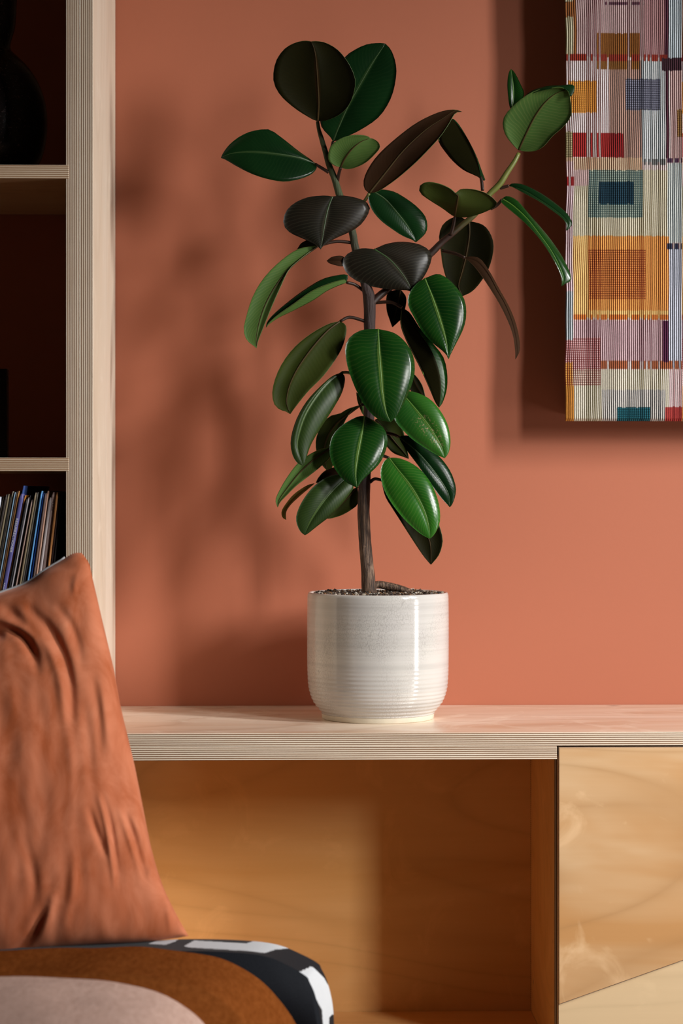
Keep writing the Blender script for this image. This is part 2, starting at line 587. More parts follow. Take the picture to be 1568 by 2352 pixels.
for i, (tx, ty, bx, by, th, rgb, cname) in enumerate(REC):
    yf = 0.012 + 0.010 * rng.random()
    yf = 0.010 + 0.004 * rng.random()
    A = P(tx, ty, yf)
    B = P(bx, by, yf)
    ang = math.atan2(A.x - B.x, A.z - B.z)
    gap = min(REC[i + 1][0] - tx, REC[i + 1][2] - bx) if i + 1 < NB else 5
    w = gap * 0.90 * (yf + D) / F
    # foot on the shelf along the lean
    fx = A.x - math.tan(ang) * (A.z - zb)
    h = (A.z - zb) / math.cos(ang)
    o = empty('record_sleeve', (fx, yf, zb + abs(math.sin(ang)) * w), 'temporary', 'record', 'records leaning on the bookcase shelf')
    o.rotation_euler = (0, ang, 0)
    # sleeve: folded card, spine to the front, slightly rounded spine
    prof_ = []
    for k in range(7):
        t = math.pi * k / 6
        prof_.append((w / 2 - w / 2 * math.cos(t), -min(w / 2, 0.0012) * math.sin(t)))
    outline = prof_ + [(w, LP - 0.004), (0, LP - 0.004)]
    top_drop = 0.0025 * rng.random()
    verts, faces = [], []
    m_ = len(outline)
    for z in (0, h * 0.5, h - 0.006, h):
        pin = 0.55 if z == h else 1.0
        for (x, y) in outline:
            verts.append((w / 2 + (x - w / 2) * pin, y + (0.002 if z == h else 0), z))
    for s in range(3):
        for k in range(m_):
            k2 = (k + 1) % m_
            faces.append((s * m_ + k, s * m_ + k2, (s + 1) * m_ + k2, (s + 1) * m_ + k))
    faces.append(tuple(range(m_))[::-1])
    faces.append(tuple(3 * m_ + k for k in range(m_)))
    cover = link('cover', mesh('cover', verts, faces), sleeve_mat(rgb))
    cover.parent = o
    if i == 10:
        # inner sleeve standing out at the top
        bm = bmesh.new()
        bmesh.ops.create_cube(bm, size=1)
        for v in bm.verts:
            v.co = (w * 0.5 + v.co.x * w * 0.35, 0.15 + v.co.y * 0.28 - 0.006, h - 0.1 + (v.co.z + 0.5) * 0.111)
        bmesh.ops.bevel(bm, geom=bm.edges[:], offset=0.0004, segments=1, affect='EDGES')
        me = bpy.data.meshes.new('inner_sleeve')
        bm.to_mesh(me)
        bm.free()
        ins = link('inner_sleeve', me, sleeve_mat((60, 85, 150)))
        ins.parent = o
    if i in mats_txt:
        body, size = mats_txt[i]
        start = {10: 0.0335, 25: 0.010}[i]
        items = [(body, start, {10: 0.046, 25: 0.0145}[i])]
        if i == 10: items.append(('RAWKUS'[:4], 0.121, 0.012))
        for (bd, st_, length) in items:
            tm = text_mesh(bd, size)
            xs = [v.co.x for v in tm.vertices]
            ysz = [v.co.y for v in tm.vertices]
            kx = length / (max(xs) - min(xs))
            ky = w * (0.52 if len(bd) > 6 else 0.5 if i == 25 else 0.28) / (max(ysz) - min(ysz))
            yc = (max(ysz) + min(ysz)) / 2
            cxs = w * (0.47 if len(bd) > 6 else 0.6 if i == 25 else 0.36)
            for v in tm.vertices:
                x, y, zz = v.co
                v.co = (cxs + (y - yc) * ky, -0.00135 - zz, h - st_ - (x - min(xs)) * kx)
            lt = link('title_lettering', tm, M['ink_dark'] if i == 25 else M['ink_white'])
            lt.parent = o
    side = 'left of the purple lettered spine' if i < 10 else 'right of the purple lettered spine'
    ordn = ['first', 'second', 'third', 'fourth', 'fifth', 'sixth', 'seventh', 'eighth', 'ninth', 'tenth',
            'eleventh', 'twelfth', 'thirteenth', 'fourteenth', 'fifteenth', 'sixteenth', 'seventeenth', 'eighteenth']
    if i == 10: o['label'] = 'purple record spine with white lettering and a blue inner sleeve sticking up'
    elif i == 25: o['label'] = 'broad blush record spine with short dark lettering near the upright'
    elif i == 20: o['label'] = 'sky blue record spine, brightest blue of the leaning row'
    elif i < 10: o['label'] = f'thin {cname} record spine, {ordn[9 - i]} to the left of the purple spine'
    else: o['label'] = f'thin {cname} record spine, {ordn[i - 11]} to the right of the purple spine'

# ------------------------------------------------------------------ pot, soil, trunk
YT = 0.18                          # plane of the trunk and pot axis
pot_c = P(867.5, 1500, YT)
plant = empty('potted_rubber_plant', (pot_c.x, YT, 0.600), 'tall rubber plant with glossy leaves in a cream ribbed ceramic pot', 'plant')
kpx = (YT + D) / F

a = NT('crackle_glaze')
tcv = a.coord()
cloud = a.noise(a.coord('Object', (1, 1, 1)), 9, 3, 0.5)
c = a.mix(a.ramp(cloud, [(0.3, (0, 0, 0)), (0.7, (1, 1, 1))]), (0.60, 0.58, 0.53), (0.50, 0.475, 0.46))
band = a.noise(a.coord('Object', (1.5, 1.5, 130)), 1.0, 3, 0.6)
c = a.mix(a.math('MULTIPLY', a.ramp(band, [(0.42, (0, 0, 0)), (0.62, (1, 1, 1))]), 0.38), c, (0.40, 0.385, 0.36))
cr = a.n('ShaderNodeTexVoronoi', feature='DISTANCE_TO_EDGE')
a.l(a.coord('Object', (1, 1, 0.45)), cr.inputs['Vector'])
a.set(cr, Scale=420.0)
cm = a.ramp(cr.outputs['Distance'], [(0.02, (1, 1, 1)), (0.09, (0, 0, 0))])
patch = a.noise(tcv, 14, 2)
cm = a.math('MULTIPLY', cm, a.ramp(patch, [(0.42, (0, 0, 0)), (0.60, (1, 1, 1))]))
c = a.mix(a.math('MULTIPLY', cm, 0.45), c, (0.26, 0.24, 0.22))
a.base(c)
a.rough(0.13)
a.b.inputs['Specular IOR Level'].default_value = 0.6
M['pot'] = a.m
M['pot_foot'] = plain('pale_glaze_foot', (0.66, 0.61, 0.49), 0.3)

zr = 0.600
ROW = lambda py: 0.600 + (1648.5 - py) * kpx      # height on the pot for a silhouette row
outer = [(1360, 159.5), (1364, 161.3), (1372, 162.2), (1420, 162.8), (1480, 162.8), (1530, 162.4), (1560, 161.2), (1580, 159), (1597, 154.5), (1611, 148), (1622, 140), (1631, 132.5), (1636, 129.3)]
pts = catmull([(r, y) for y, r in outer], 120)
prof = []
for i, (r, y) in enumerate(pts):
    rr = r
    if y > 1372:
        amp = 0.12 + 0.95 * max(0, (y - 1520) / 110.0)
        ph = y / (9.6 if y < 1560 else 8.6) * 2 * math.pi
        rr = r + amp * math.sin(ph + 0.4 * math.sin(y * 0.05))
    prof.append((rr * kpx, ROW(y)))
inner = [(155.0, 1360.8), (152.5, 1363.5), (151.5, 1372), (151, 1400), (150.5, 1430)]
prof = [(r * kpx, ROW(y)) for r, y in inner[::-1]] + [(157.2 * kpx, ROW(1359.3))] + prof
lathe('pot', [(r, z) for r, z in prof], pot_c.x, YT, 0, M['pot'], plant, seg=128, closed=True)
foot = [(0.1, 1648.4), (126.5, 1648.4), (128.6, 1646.5), (129.2, 1637), (130.5, 1634)]
lathe('foot_ring', [(r * kpx, ROW(y)) for r, y in foot], pot_c.x, YT, 0, M['pot_foot'], plant, seg=96, closed=False)

# soil
ZS = ROW(1364.5)
soil_r = 151.2 * kpx
verts, faces = [], []
nr, ns = 14, 48
verts.append((pot_c.x, YT, ZS + 0.002))
for i in range(1, nr + 1):
    for k in range(ns):
        t = 2 * math.pi * k / ns
        r = soil_r * i / nr
        x, y = r * math.cos(t), r * math.sin(t)
        z = ZS + 0.0030 * mnoise.noise(Vector((x * 60, y * 60, 1))) + 0.0025 * mnoise.noise(Vector((x * 160, y * 160, 5)))
        verts.append((pot_c.x + x, YT + y, z))
for k in range(ns): faces.append((0, 1 + k, 1 + (k + 1) % ns))
for i in range(nr - 1):
    for k in range(ns):
        k2 = (k + 1) % ns
        faces.append((1 + i * ns + k, 1 + (i + 1) * ns + k, 1 + (i + 1) * ns + k2, 1 + i * ns + k2))
M['soil'] = plain('dark_potting_soil', (0.022, 0.013, 0.008), 0.9, 0.2)
so = link('soil', mesh('soil', verts, faces), M['soil'], plant, smooth=True)
so['kind'] = 'stuff'

# grit and perlite lying on the soil
a = NT('soil_grit')
at = a.n('ShaderNodeAttribute', attribute_name='grit')
a.l(at.outputs['Color'], a.b.inputs['Base Color'])
a.rough(0.75)
M['grit'] = a.m
ico = bmesh.new()
bmesh.ops.create_icosphere(ico, subdivisions=1, radius=1)
iv = np.array([v.co[:] for v in ico.verts])
ifc = np.array([[v.index for v in f.verts] for f in ico.faces])
ico.free()
NG = 2600
vv, ff, cc = [], [], []
pal = [(0.02, 0.012, 0.008), (0.035, 0.02, 0.012), (0.06, 0.035, 0.02), (0.30, 0.25, 0.19), (0.16, 0.08, 0.03), (0.42, 0.38, 0.32), (0.012, 0.009, 0.008)]
for i in range(NG):
    r = soil_r * 0.985 * math.sqrt(rng.random())
    t = 2 * math.pi * rng.random()
    s = 0.0008 + 0.0021 * rng.random() ** 2
    x, y = pot_c.x + r * math.cos(t), YT + r * math.sin(t)
    z = ZS + 0.0030 * mnoise.noise(Vector(((x - pot_c.x) * 60, (y - YT) * 60, 1))) + 0.001
    q = iv * (s * (0.6 + 0.8 * rng.random(3))) + rng.normal(0, s * 0.12, iv.shape)
    vv.append(q + np.array([x, y, z]))
    ff.append(ifc + i * len(iv))
    c = pal[rng.choice(7, p=[0.26, 0.22, 0.17, 0.10, 0.12, 0.05, 0.08])]
    cc.append(np.tile(np.array([*c, 1.0]), (len(iv), 1)))
me = mesh('grit', np.vstack(vv), np.vstack(ff).tolist())
at_ = me.color_attributes.new('grit', 'FLOAT_COLOR', 'POINT')
at_.data.foreach_set('color', np.vstack(cc).ravel())
gr = link('grit', me, M['grit'], plant)
gr['kind'] = 'stuff'

# trunk and branch
a = NT('rubber_plant_bark')
tc = a.n('ShaderNodeTexCoord')
sep = a.n('ShaderNodeSeparateXYZ')
geo = a.n('ShaderNodeNewGeometry')
a.l(geo.outputs['Position'], sep.inputs[0])
vb = a.coord('Object', (380, 380, 34))
n1 = a.noise(vb, 1.0, 4, 0.65)
bark = a.ramp(n1, [(0.34, (0.012, 0.005, 0.002)), (0.5, (0.065, 0.032, 0.016)), (0.66, (0.24, 0.15, 0.095))])
zz1 = 0.600 + 0.0 + P(836, 1150, YT).z - 0.600
maroon = a.mix(n1, (0.012, 0.004, 0.003), (0.032, 0.012, 0.008))
green = a.mix(n1, (0.022, 0.034, 0.008), (0.05, 0.07, 0.018))
f1 = a.n('ShaderNodeMapRange')
a.l(sep.outputs[2], f1.inputs[0])
f1.inputs[1].default_value = P(836, 1175, YT).z
f1.inputs[2].default_value = P(836, 1120, YT).z
f2 = a.n('ShaderNodeMapRange')
a.l(sep.outputs[2], f2.inputs[0])
f2.inputs[1].default_value = P(836, 640, YT).z
f2.inputs[2].default_value = P(836, 470, YT).z
c = a.mix(f1.outputs[0], bark, maroon)
c = a.mix(f2.outputs[0], c, green)
a.base(c)
a.rough(0.7)
a.bump(n1, 0.9, 0.002)
M['bark'] = a.m


def T3(pts_px, n):
    """points (px, py, depth towards camera in cm, radius px) -> world points and radii"""
    q = catmull(pts_px, n)
    return [P(x, y, YT - d * 0.01) for x, y, d, r in q], [r * kpx for x, y, d, r in q]


tp, tr = T3([(848, 1372, 0, 17.5), (846, 1340, 0, 16), (842, 1290, 0, 14.5), (837, 1230, 0, 14), (835, 1160, 0, 14), (838, 1090, 0, 13.5),
             (846, 980, 0, 12.5), (850, 850, 0, 12), (849, 753, 0, 12.5), (848, 690, 0, 14), (840, 655, 0.5, 11.5), (828, 610, 0.5, 9.5), (816, 570, 0.3, 9),
             (808, 529, 0, 8.6), (793, 487, 0, 8.4), (779, 447, 0, 8), (768, 410, 0, 7.4), (757, 383, 0, 7), (745, 342, 0, 6.2), (738, 318, 0, 5.4), (732, 298, 0.3, 4.6), (729, 279, 0.8, 4.0)], 150)
tube('trunk', tp, tr, M['bark'], plant, seg=20, bumpy=0.13)
bp_, br = T3([(851, 700, 0, 9), (868, 682, -0.2, 9), (895, 660, -0.5, 8.2), (945, 620, -0.7, 8), (989, 582, -0.6, 8.2), (1015, 556, -0.5, 7.6), (1038, 537, -0.3, 7), (1062, 516, -0.2, 6.8), (1092, 490, 0, 6.6),
              (1122, 448, 0, 6.8), (1146, 424, 0.1, 7.4), (1163, 398, 0.2, 6.6), (1181, 371, 0.2, 5.6), (1191, 352, 0, 4.6)], 70)
br_mat = NT('young_branch_bark')
v_ = br_mat.noise(br_mat.coord('Object', (120, 120, 120)), 1.0, 3)
gp = br_mat.n('ShaderNodeNewGeometry')
sp_ = br_mat.n('ShaderNodeSeparateXYZ')
br_mat.l(gp.outputs['Position'], sp_.inputs[0])
mr = br_mat.n('ShaderNodeMapRange')
br_mat.l(sp_.outputs[2], mr.inputs[0])
mr.inputs[1].default_value = P(1060, 540, YT).z
mr.inputs[2].default_value = P(1140, 430, YT).z
br_mat.base(br_mat.mix(mr.outputs[0], br_mat.mix(v_, (0.016, 0.006, 0.004), (0.035, 0.015, 0.009)), br_mat.mix(v_, (0.10, 0.12, 0.018), (0.17, 0.18, 0.04))))
br_mat.rough(0.45)
tube('branch', bp_, br, br_mat.m, plant, seg=14, bumpy=0.06)
# surface root / dead stem lying across the soil
rp, rr = T3([(850, 1352, -1.6, 7), (866, 1343, -2.2, 8.5), (890, 1346, -2.4, 9), (915, 1351, -2.2, 8), (938, 1358, -2, 7), (950, 1364, -1.8, 5)], 28)
tube('surface_root', rp, rr, M['bark'], plant, seg=12, bumpy=0.10)
# dead leaf base scar ring and leaf nodes on the trunk
for (x, y, r) in ((836, 1256, 5), (846, 1296, 5)):
    q0 = P(x, y, YT - 0.0075)
    tube('leaf_scar', [q0 + Vector((0, 0.003, 0)), q0 + Vector((0, -0.0006, 0)), q0 + Vector((0, -0.0016, 0))], [r * kpx, r * kpx, r * 0.5 * kpx], M['bark'], plant, seg=10, bumpy=0.15)

# ------------------------------------------------------------------ leaves
def leaf_mat(name, c1, c2, rib, rough, spec, vein=0.25, coat=0.0, specks=False, trans=0.0):
    a = NT(name)
    uv = a.n('ShaderNodeUVMap', uv_map='leaf')
    sp = a.n('ShaderNodeSeparateXYZ')
    a.l(uv.outputs[0], sp.inputs[0])
    s = a.math('ABSOLUTE', a.math('SUBTRACT', a.math('MULTIPLY', sp.outputs[0], 2.0), 1.0))
    t = sp.outputs[1]
    nz = a.noise(a.coord('Object', (40, 40, 40)), 1.0, 2)
    ph = a.math('SUBTRACT', a.math('MULTIPLY', t, 26.0), a.math('MULTIPLY', s, 4.5))
    ph = a.math('ADD', ph, a.math('MULTIPLY', nz, 1.6))
    w = a.math('SINE', a.math('MULTIPLY', ph, 6.2832))
    w01 = a.math('MULTIPLY_ADD', w, 0.5, 0.5)
    thin = a.math('POWER', w01, 6.0)
    mott = a.noise(a.coord('Object', (14, 14, 14)), 1.0, 3)
    c = a.mix(a.ramp(mott, [(0.3, (0, 0, 0)), (0.7, (1, 1, 1))]), c1, c2)
    c = a.mix(a.math('MULTIPLY', thin, vein), c, rib)
    mid = a.ramp(s, [(0.02, (1, 1, 1)), (0.075, (0, 0, 0))])
    c = a.mix(a.math('MULTIPLY', mid, 0.6), c, rib)
    if specks:
        k = a.noise(a.coord('Object', (420, 420, 420)), 1.0, 2)
        k = a.ramp(k, [(0.56, (0, 0, 0)), (0.62, (1, 1, 1))])
        zone = a.math('MULTIPLY', a.ramp(s, [(0.10, (1, 1, 1)), (0.5, (0, 0, 0))]), a.ramp(t, [(0.32, (0, 0, 0)), (0.45, (1, 1, 1)), (0.75, (1, 1, 1)), (0.9, (0, 0, 0))]))
        c = a.mix(a.math('MULTIPLY', a.math('MULTIPLY', k, zone), 0.9), c, (0.28, 0.19, 0.10))
    a.base(c)
    a.rough(rough)
    a.b.inputs['Specular IOR Level'].default_value = spec
    a.b.inputs['Coat Weight'].default_value = coat
    a.b.inputs['Coat Roughness'].default_value = 0.18
    dust = a.noise(a.coord('Object', (90, 90, 90)), 1.0, 3)
    a.bump(a.math('ADD', a.math('MULTIPLY', a.math('MULTIPLY', w, nz), 0.22), a.math('MULTIPLY', dust, 0.25)), 0.30, 0.0004)
    if trans:
        a.b.inputs['Transmission Weight'].default_value = 0.0
        mixn = a.n('ShaderNodeMixShader')
        tr_ = a.n('ShaderNodeBsdfTranslucent')
        tr_.inputs['Color'].default_value = (c2[0] * 1.6, c2[1] * 1.8, c2[2] * 1.2, 1)
        mixn.inputs[0].default_value = trans
        a.l(a.b.outputs[0], mixn.inputs[1])
        a.l(tr_.outputs[0], mixn.inputs[2])
        a.l(mixn.outputs[0], a.out.inputs[0])
    return a.m


RIBG = (0.16, 0.25, 0.05)
LM = {
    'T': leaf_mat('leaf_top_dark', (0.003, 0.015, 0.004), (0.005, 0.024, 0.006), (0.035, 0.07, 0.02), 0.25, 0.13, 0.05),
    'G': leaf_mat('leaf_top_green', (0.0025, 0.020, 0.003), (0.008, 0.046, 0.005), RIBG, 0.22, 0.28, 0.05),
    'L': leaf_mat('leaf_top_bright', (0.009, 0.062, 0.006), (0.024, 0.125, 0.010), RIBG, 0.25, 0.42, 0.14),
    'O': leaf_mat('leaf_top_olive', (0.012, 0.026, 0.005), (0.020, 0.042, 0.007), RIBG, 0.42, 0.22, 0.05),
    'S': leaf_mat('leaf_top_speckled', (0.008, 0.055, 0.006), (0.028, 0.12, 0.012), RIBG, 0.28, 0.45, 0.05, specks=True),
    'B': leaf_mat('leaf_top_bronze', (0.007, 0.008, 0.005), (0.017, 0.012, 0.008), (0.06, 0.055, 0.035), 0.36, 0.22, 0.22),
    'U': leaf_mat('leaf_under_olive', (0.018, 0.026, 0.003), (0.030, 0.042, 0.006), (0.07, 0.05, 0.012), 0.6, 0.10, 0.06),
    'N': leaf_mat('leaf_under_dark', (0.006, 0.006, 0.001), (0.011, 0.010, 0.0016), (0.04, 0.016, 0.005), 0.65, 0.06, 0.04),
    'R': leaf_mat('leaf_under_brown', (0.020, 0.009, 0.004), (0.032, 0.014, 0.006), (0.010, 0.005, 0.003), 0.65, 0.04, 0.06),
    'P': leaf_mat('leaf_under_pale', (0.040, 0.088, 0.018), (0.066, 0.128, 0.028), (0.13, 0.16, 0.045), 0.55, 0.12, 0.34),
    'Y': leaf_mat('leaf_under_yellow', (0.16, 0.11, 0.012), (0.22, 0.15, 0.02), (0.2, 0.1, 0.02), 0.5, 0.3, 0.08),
}
M['leaf_edge'] = plain('leaf_margin', (0.07, 0.11, 0.025), 0.45)
M['rib_top'] = plain('midrib_pale_green', (0.028, 0.06, 0.016), 0.4)
M['rib_bright'] = plain('midrib_bright_green', (0.07, 0.16, 0.02), 0.4)
M['rib_under'] = plain('midrib_red_brown', (0.045, 0.028, 0.008), 0.5, 0.2)
M['petiole'] = plain('petiole_maroon', (0.026, 0.012, 0.007), 0.42, 0.3)
M['petiole_green'] = plain('petiole_green', (0.10, 0.11, 0.028), 0.42)

REG = {1: (480, 60, 3.409), 2: (820, 130, 3.0745), 3: (540, 530, 2.24), 4: (600, 800, 3.2667)}


def conv(reg, pts):
    ox, oy, s = REG[reg]
    return [(ox + x / s, oy + y / s) for x, y in pts]


def leaf(reg, front, back, mid, left, right, dep, tl=0.3, tr=0.3, bulge=0.35, petiole=None, rib=True, pet_mat='petiole', rim=True, fold=False):
    """mid: midrib pixels base->tip; left/right: margin pixels between base and tip;
    dep: (base, middle, tip) depth towards the camera in cm; tl/tr: extra depth of the margins; bulge: cm"""
    n, h = 25, 7
    mid, left, right = conv(reg, mid), conv(reg, left), conv(reg, right)
    c = 0.5 - 0.5 * np.cos(np.linspace(0, math.pi, n))
    ts = 0.35 * np.linspace(0, 1, n) + 0.65 * c
    def res(pts):
        q = catmull(pts, 240)
        k = ts * 239
        return np.stack([np.interp(k, np.arange(240), q[:, j]) for j in (0, 1)], 1)
    Mi = res(mid)
    Le = res([mid[0]] + left + [mid[-1]])
    Ri = res([mid[0]] + right + [mid[-1]])
    b0, b1, b2 = dep
    dm = (1 - ts) * (1 - 2 * ts) * b0 + 4 * ts * (1 - ts) * b1 + ts * (2 * ts - 1) * b2
    wv = np.sin(math.pi * ts)
    cols = []
    S = np.linspace(-1, 1, 2 * h + 1)
    grid = np.zeros((n, 2 * h + 1, 3))
    for j, s in enumerate(S):
        E = Le if s < 0 else Ri
        tilt = tl if s < 0 else tr
        q = abs(s)
        xy = Mi + (E - Mi) * q
        d = dm + wv * (tilt * q ** 1.4 + bulge * 4 * q * (1 - q))
        for i in range(n):
            # margins meet the midrib at base and tip
            grid[i, j] = P(xy[i, 0], xy[i, 1], YT - d[i] * 0.01)
    # normals
    du = np.gradient(grid, axis=0)
    dv = np.gradient(grid, axis=1)
    nr_ = np.cross(du, dv)
    ln = np.linalg.norm(nr_, axis=2, keepdims=True)
    nr_ = nr_ / np.maximum(ln, 1e-9)
    th = 0.00045
    # which side faces the camera on the larger half
    camv = np.array([0, -D, ZC]) - grid
    facing = (nr_ * camv).sum(2)
    half = slice(0, h) if np.abs(Le - Mi).sum() > np.abs(Ri - Mi).sum() else slice(h + 1, None)
    if fold: half = slice(0, h)
    sign = 1.0 if np.sum((facing * ln[..., 0])[:, half]) > 0 else -1.0
    fr = grid + nr_ * sign * th
    bk = grid - nr_ * sign * th
    W = 2 * h + 1
    verts = np.vstack([fr.reshape(-1, 3), bk.reshape(-1, 3)])
    off = n * W
    faces, mi, uvs = [], [], []
    def UV(i, j): return ((S[j] + 1) / 2, ts[i])
    for i in range(n - 1):
        for j in range(W - 1):
            q = [(i, j), (i + 1, j), (i + 1, j + 1), (i, j + 1)]
            if sign < 0: q = q[::-1]
            faces.append([a_ * W + b_ for a_, b_ in q]); mi.append(0); uvs += [UV(*z) for z in q]
            q = q[::-1]
            faces.append([off + a_ * W + b_ for a_, b_ in q]); mi.append(1); uvs += [UV(*z) for z in q]
    for j in (0, W - 1):
        for i in range(n - 1):
            f = [i * W + j, (i + 1) * W + j, off + (i + 1) * W + j, off + i * W + j]
            faces.append(f); mi.append(2); uvs += [(0.5, ts[i])] * 4
    me = mesh('leaf', verts, faces, mi)
    uvl = me.uv_layers.new(name='leaf')
    uvl.data.foreach_set('uv', np.array(uvs).ravel())
    o = link('leaf', me, [LM[front], LM[back], M['leaf_edge']], plant, smooth=True)
    if rib:
        j = h
        pts3, rad = [], []
        for i in range(0, n - 1):
            pts3.append(Vector(fr[i, j]) + Vector(nr_[i, j] * sign) * 0.00005)
            rad.append((0.0012 * (1 - ts[i]) + 0.0003))
        m_ = {'T': 'rib_top', 'B': 'rib_top', 'G': 'rib_bright', 'S': 'rib_bright', 'L': 'rib_bright', 'O': 'rib_top', 'P': 'rib_under'}.get(front, 'rib_under')
        rb = tube('midrib', pts3, rad, M[m_], None, seg=6, flat=0.55)
        rb.parent = o
        rb.location = (0, 0, 0)
    if petiole:
        q = petiole
        if len(q[0]) == 2: q = [(x, y, None, None) for x, y in q]
        k = len(q)
        pp = conv(reg, [(x, y) for x, y, *_ in q])
        ctrl_ = [(pp[i][0], pp[i][1], b0 * (1 - i / (k - 1)), 3.4 + 0.6 * i / (k - 1)) for i in range(k)]
        w3, rr_ = T3(ctrl_, 12)
        pe = tube('petiole', w3, rr_, M[pet_mat], None, seg=8)
        pe.parent = o
        pe.location = (0, 0, 0)
    return o


# region 1: crown
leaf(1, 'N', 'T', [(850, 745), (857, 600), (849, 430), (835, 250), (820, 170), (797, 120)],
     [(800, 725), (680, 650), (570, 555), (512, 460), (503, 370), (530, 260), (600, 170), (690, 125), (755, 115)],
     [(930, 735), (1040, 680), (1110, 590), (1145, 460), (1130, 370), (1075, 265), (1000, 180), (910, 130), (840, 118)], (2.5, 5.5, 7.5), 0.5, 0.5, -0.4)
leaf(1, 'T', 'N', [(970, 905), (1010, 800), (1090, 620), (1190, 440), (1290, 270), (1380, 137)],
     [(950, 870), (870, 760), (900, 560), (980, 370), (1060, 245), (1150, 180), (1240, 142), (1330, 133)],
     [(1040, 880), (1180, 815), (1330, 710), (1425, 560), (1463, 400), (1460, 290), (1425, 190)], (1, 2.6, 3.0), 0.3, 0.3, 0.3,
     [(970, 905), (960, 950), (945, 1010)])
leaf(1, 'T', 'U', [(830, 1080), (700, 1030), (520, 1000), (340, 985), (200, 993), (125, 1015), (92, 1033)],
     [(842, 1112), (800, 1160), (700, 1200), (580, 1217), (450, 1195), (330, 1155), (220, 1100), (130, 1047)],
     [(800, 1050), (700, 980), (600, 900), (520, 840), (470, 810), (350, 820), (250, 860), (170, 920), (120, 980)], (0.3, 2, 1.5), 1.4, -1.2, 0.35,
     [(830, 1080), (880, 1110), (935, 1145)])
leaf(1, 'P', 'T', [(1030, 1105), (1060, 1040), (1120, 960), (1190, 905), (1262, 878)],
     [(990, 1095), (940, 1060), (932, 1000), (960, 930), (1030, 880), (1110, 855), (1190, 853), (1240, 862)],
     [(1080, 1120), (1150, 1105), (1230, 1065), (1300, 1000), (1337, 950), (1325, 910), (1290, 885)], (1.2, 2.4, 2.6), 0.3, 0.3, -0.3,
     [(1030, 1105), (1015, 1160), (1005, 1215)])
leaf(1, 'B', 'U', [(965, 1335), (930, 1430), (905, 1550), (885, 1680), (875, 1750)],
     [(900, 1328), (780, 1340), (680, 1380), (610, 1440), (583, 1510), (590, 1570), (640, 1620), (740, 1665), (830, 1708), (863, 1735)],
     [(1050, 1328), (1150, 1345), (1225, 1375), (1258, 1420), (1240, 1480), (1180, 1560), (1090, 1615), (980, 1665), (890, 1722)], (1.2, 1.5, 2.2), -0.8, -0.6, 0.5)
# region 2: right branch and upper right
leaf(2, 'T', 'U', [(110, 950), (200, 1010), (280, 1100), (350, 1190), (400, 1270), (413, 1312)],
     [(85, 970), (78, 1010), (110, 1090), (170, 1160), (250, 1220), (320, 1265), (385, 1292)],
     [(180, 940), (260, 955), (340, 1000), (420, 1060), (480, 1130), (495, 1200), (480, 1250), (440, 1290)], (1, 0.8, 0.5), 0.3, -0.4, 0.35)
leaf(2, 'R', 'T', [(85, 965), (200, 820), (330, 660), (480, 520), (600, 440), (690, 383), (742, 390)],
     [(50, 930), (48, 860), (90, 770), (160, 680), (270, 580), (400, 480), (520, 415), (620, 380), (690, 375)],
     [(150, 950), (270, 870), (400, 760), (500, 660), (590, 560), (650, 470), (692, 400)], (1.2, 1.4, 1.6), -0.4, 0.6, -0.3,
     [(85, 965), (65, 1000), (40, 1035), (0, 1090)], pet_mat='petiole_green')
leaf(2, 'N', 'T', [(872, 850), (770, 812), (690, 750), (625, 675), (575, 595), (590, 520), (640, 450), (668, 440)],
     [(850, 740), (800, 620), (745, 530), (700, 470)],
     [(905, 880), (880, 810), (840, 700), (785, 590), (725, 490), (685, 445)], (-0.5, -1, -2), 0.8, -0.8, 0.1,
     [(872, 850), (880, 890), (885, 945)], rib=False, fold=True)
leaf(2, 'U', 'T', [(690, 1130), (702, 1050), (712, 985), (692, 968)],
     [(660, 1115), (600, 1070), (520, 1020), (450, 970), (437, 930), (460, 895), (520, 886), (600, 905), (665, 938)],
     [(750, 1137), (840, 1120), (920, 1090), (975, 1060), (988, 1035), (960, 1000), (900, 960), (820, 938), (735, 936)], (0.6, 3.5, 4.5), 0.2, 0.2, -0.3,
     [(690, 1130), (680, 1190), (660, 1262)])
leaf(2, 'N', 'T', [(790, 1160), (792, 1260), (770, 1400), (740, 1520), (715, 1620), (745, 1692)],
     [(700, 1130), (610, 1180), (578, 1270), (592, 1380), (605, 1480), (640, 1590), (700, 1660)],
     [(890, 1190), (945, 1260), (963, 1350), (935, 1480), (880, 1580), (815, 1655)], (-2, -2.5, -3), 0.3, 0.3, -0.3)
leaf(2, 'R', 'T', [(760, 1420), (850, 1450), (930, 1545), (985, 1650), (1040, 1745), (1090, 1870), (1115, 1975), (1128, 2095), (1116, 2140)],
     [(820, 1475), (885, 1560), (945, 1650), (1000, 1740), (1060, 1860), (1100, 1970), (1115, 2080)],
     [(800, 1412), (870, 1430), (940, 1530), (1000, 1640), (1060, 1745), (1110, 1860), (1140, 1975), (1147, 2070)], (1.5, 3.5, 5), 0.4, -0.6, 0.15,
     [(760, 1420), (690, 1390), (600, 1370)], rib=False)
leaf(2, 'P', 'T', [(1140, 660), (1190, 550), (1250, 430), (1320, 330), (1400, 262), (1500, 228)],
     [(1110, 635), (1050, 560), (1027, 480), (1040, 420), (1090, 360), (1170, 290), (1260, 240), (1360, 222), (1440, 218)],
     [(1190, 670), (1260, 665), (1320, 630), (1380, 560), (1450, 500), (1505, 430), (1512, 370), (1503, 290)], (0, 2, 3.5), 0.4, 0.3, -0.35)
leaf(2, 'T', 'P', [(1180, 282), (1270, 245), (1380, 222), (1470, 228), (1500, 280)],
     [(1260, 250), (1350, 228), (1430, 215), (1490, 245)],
     [(1240, 238), (1340, 210), (1440, 204), (1515, 198), (1535, 215), (1530, 250), (1512, 280)], (2.2, 3.4, 3.8), 0.2, -0.4, 0.1, rib=False)
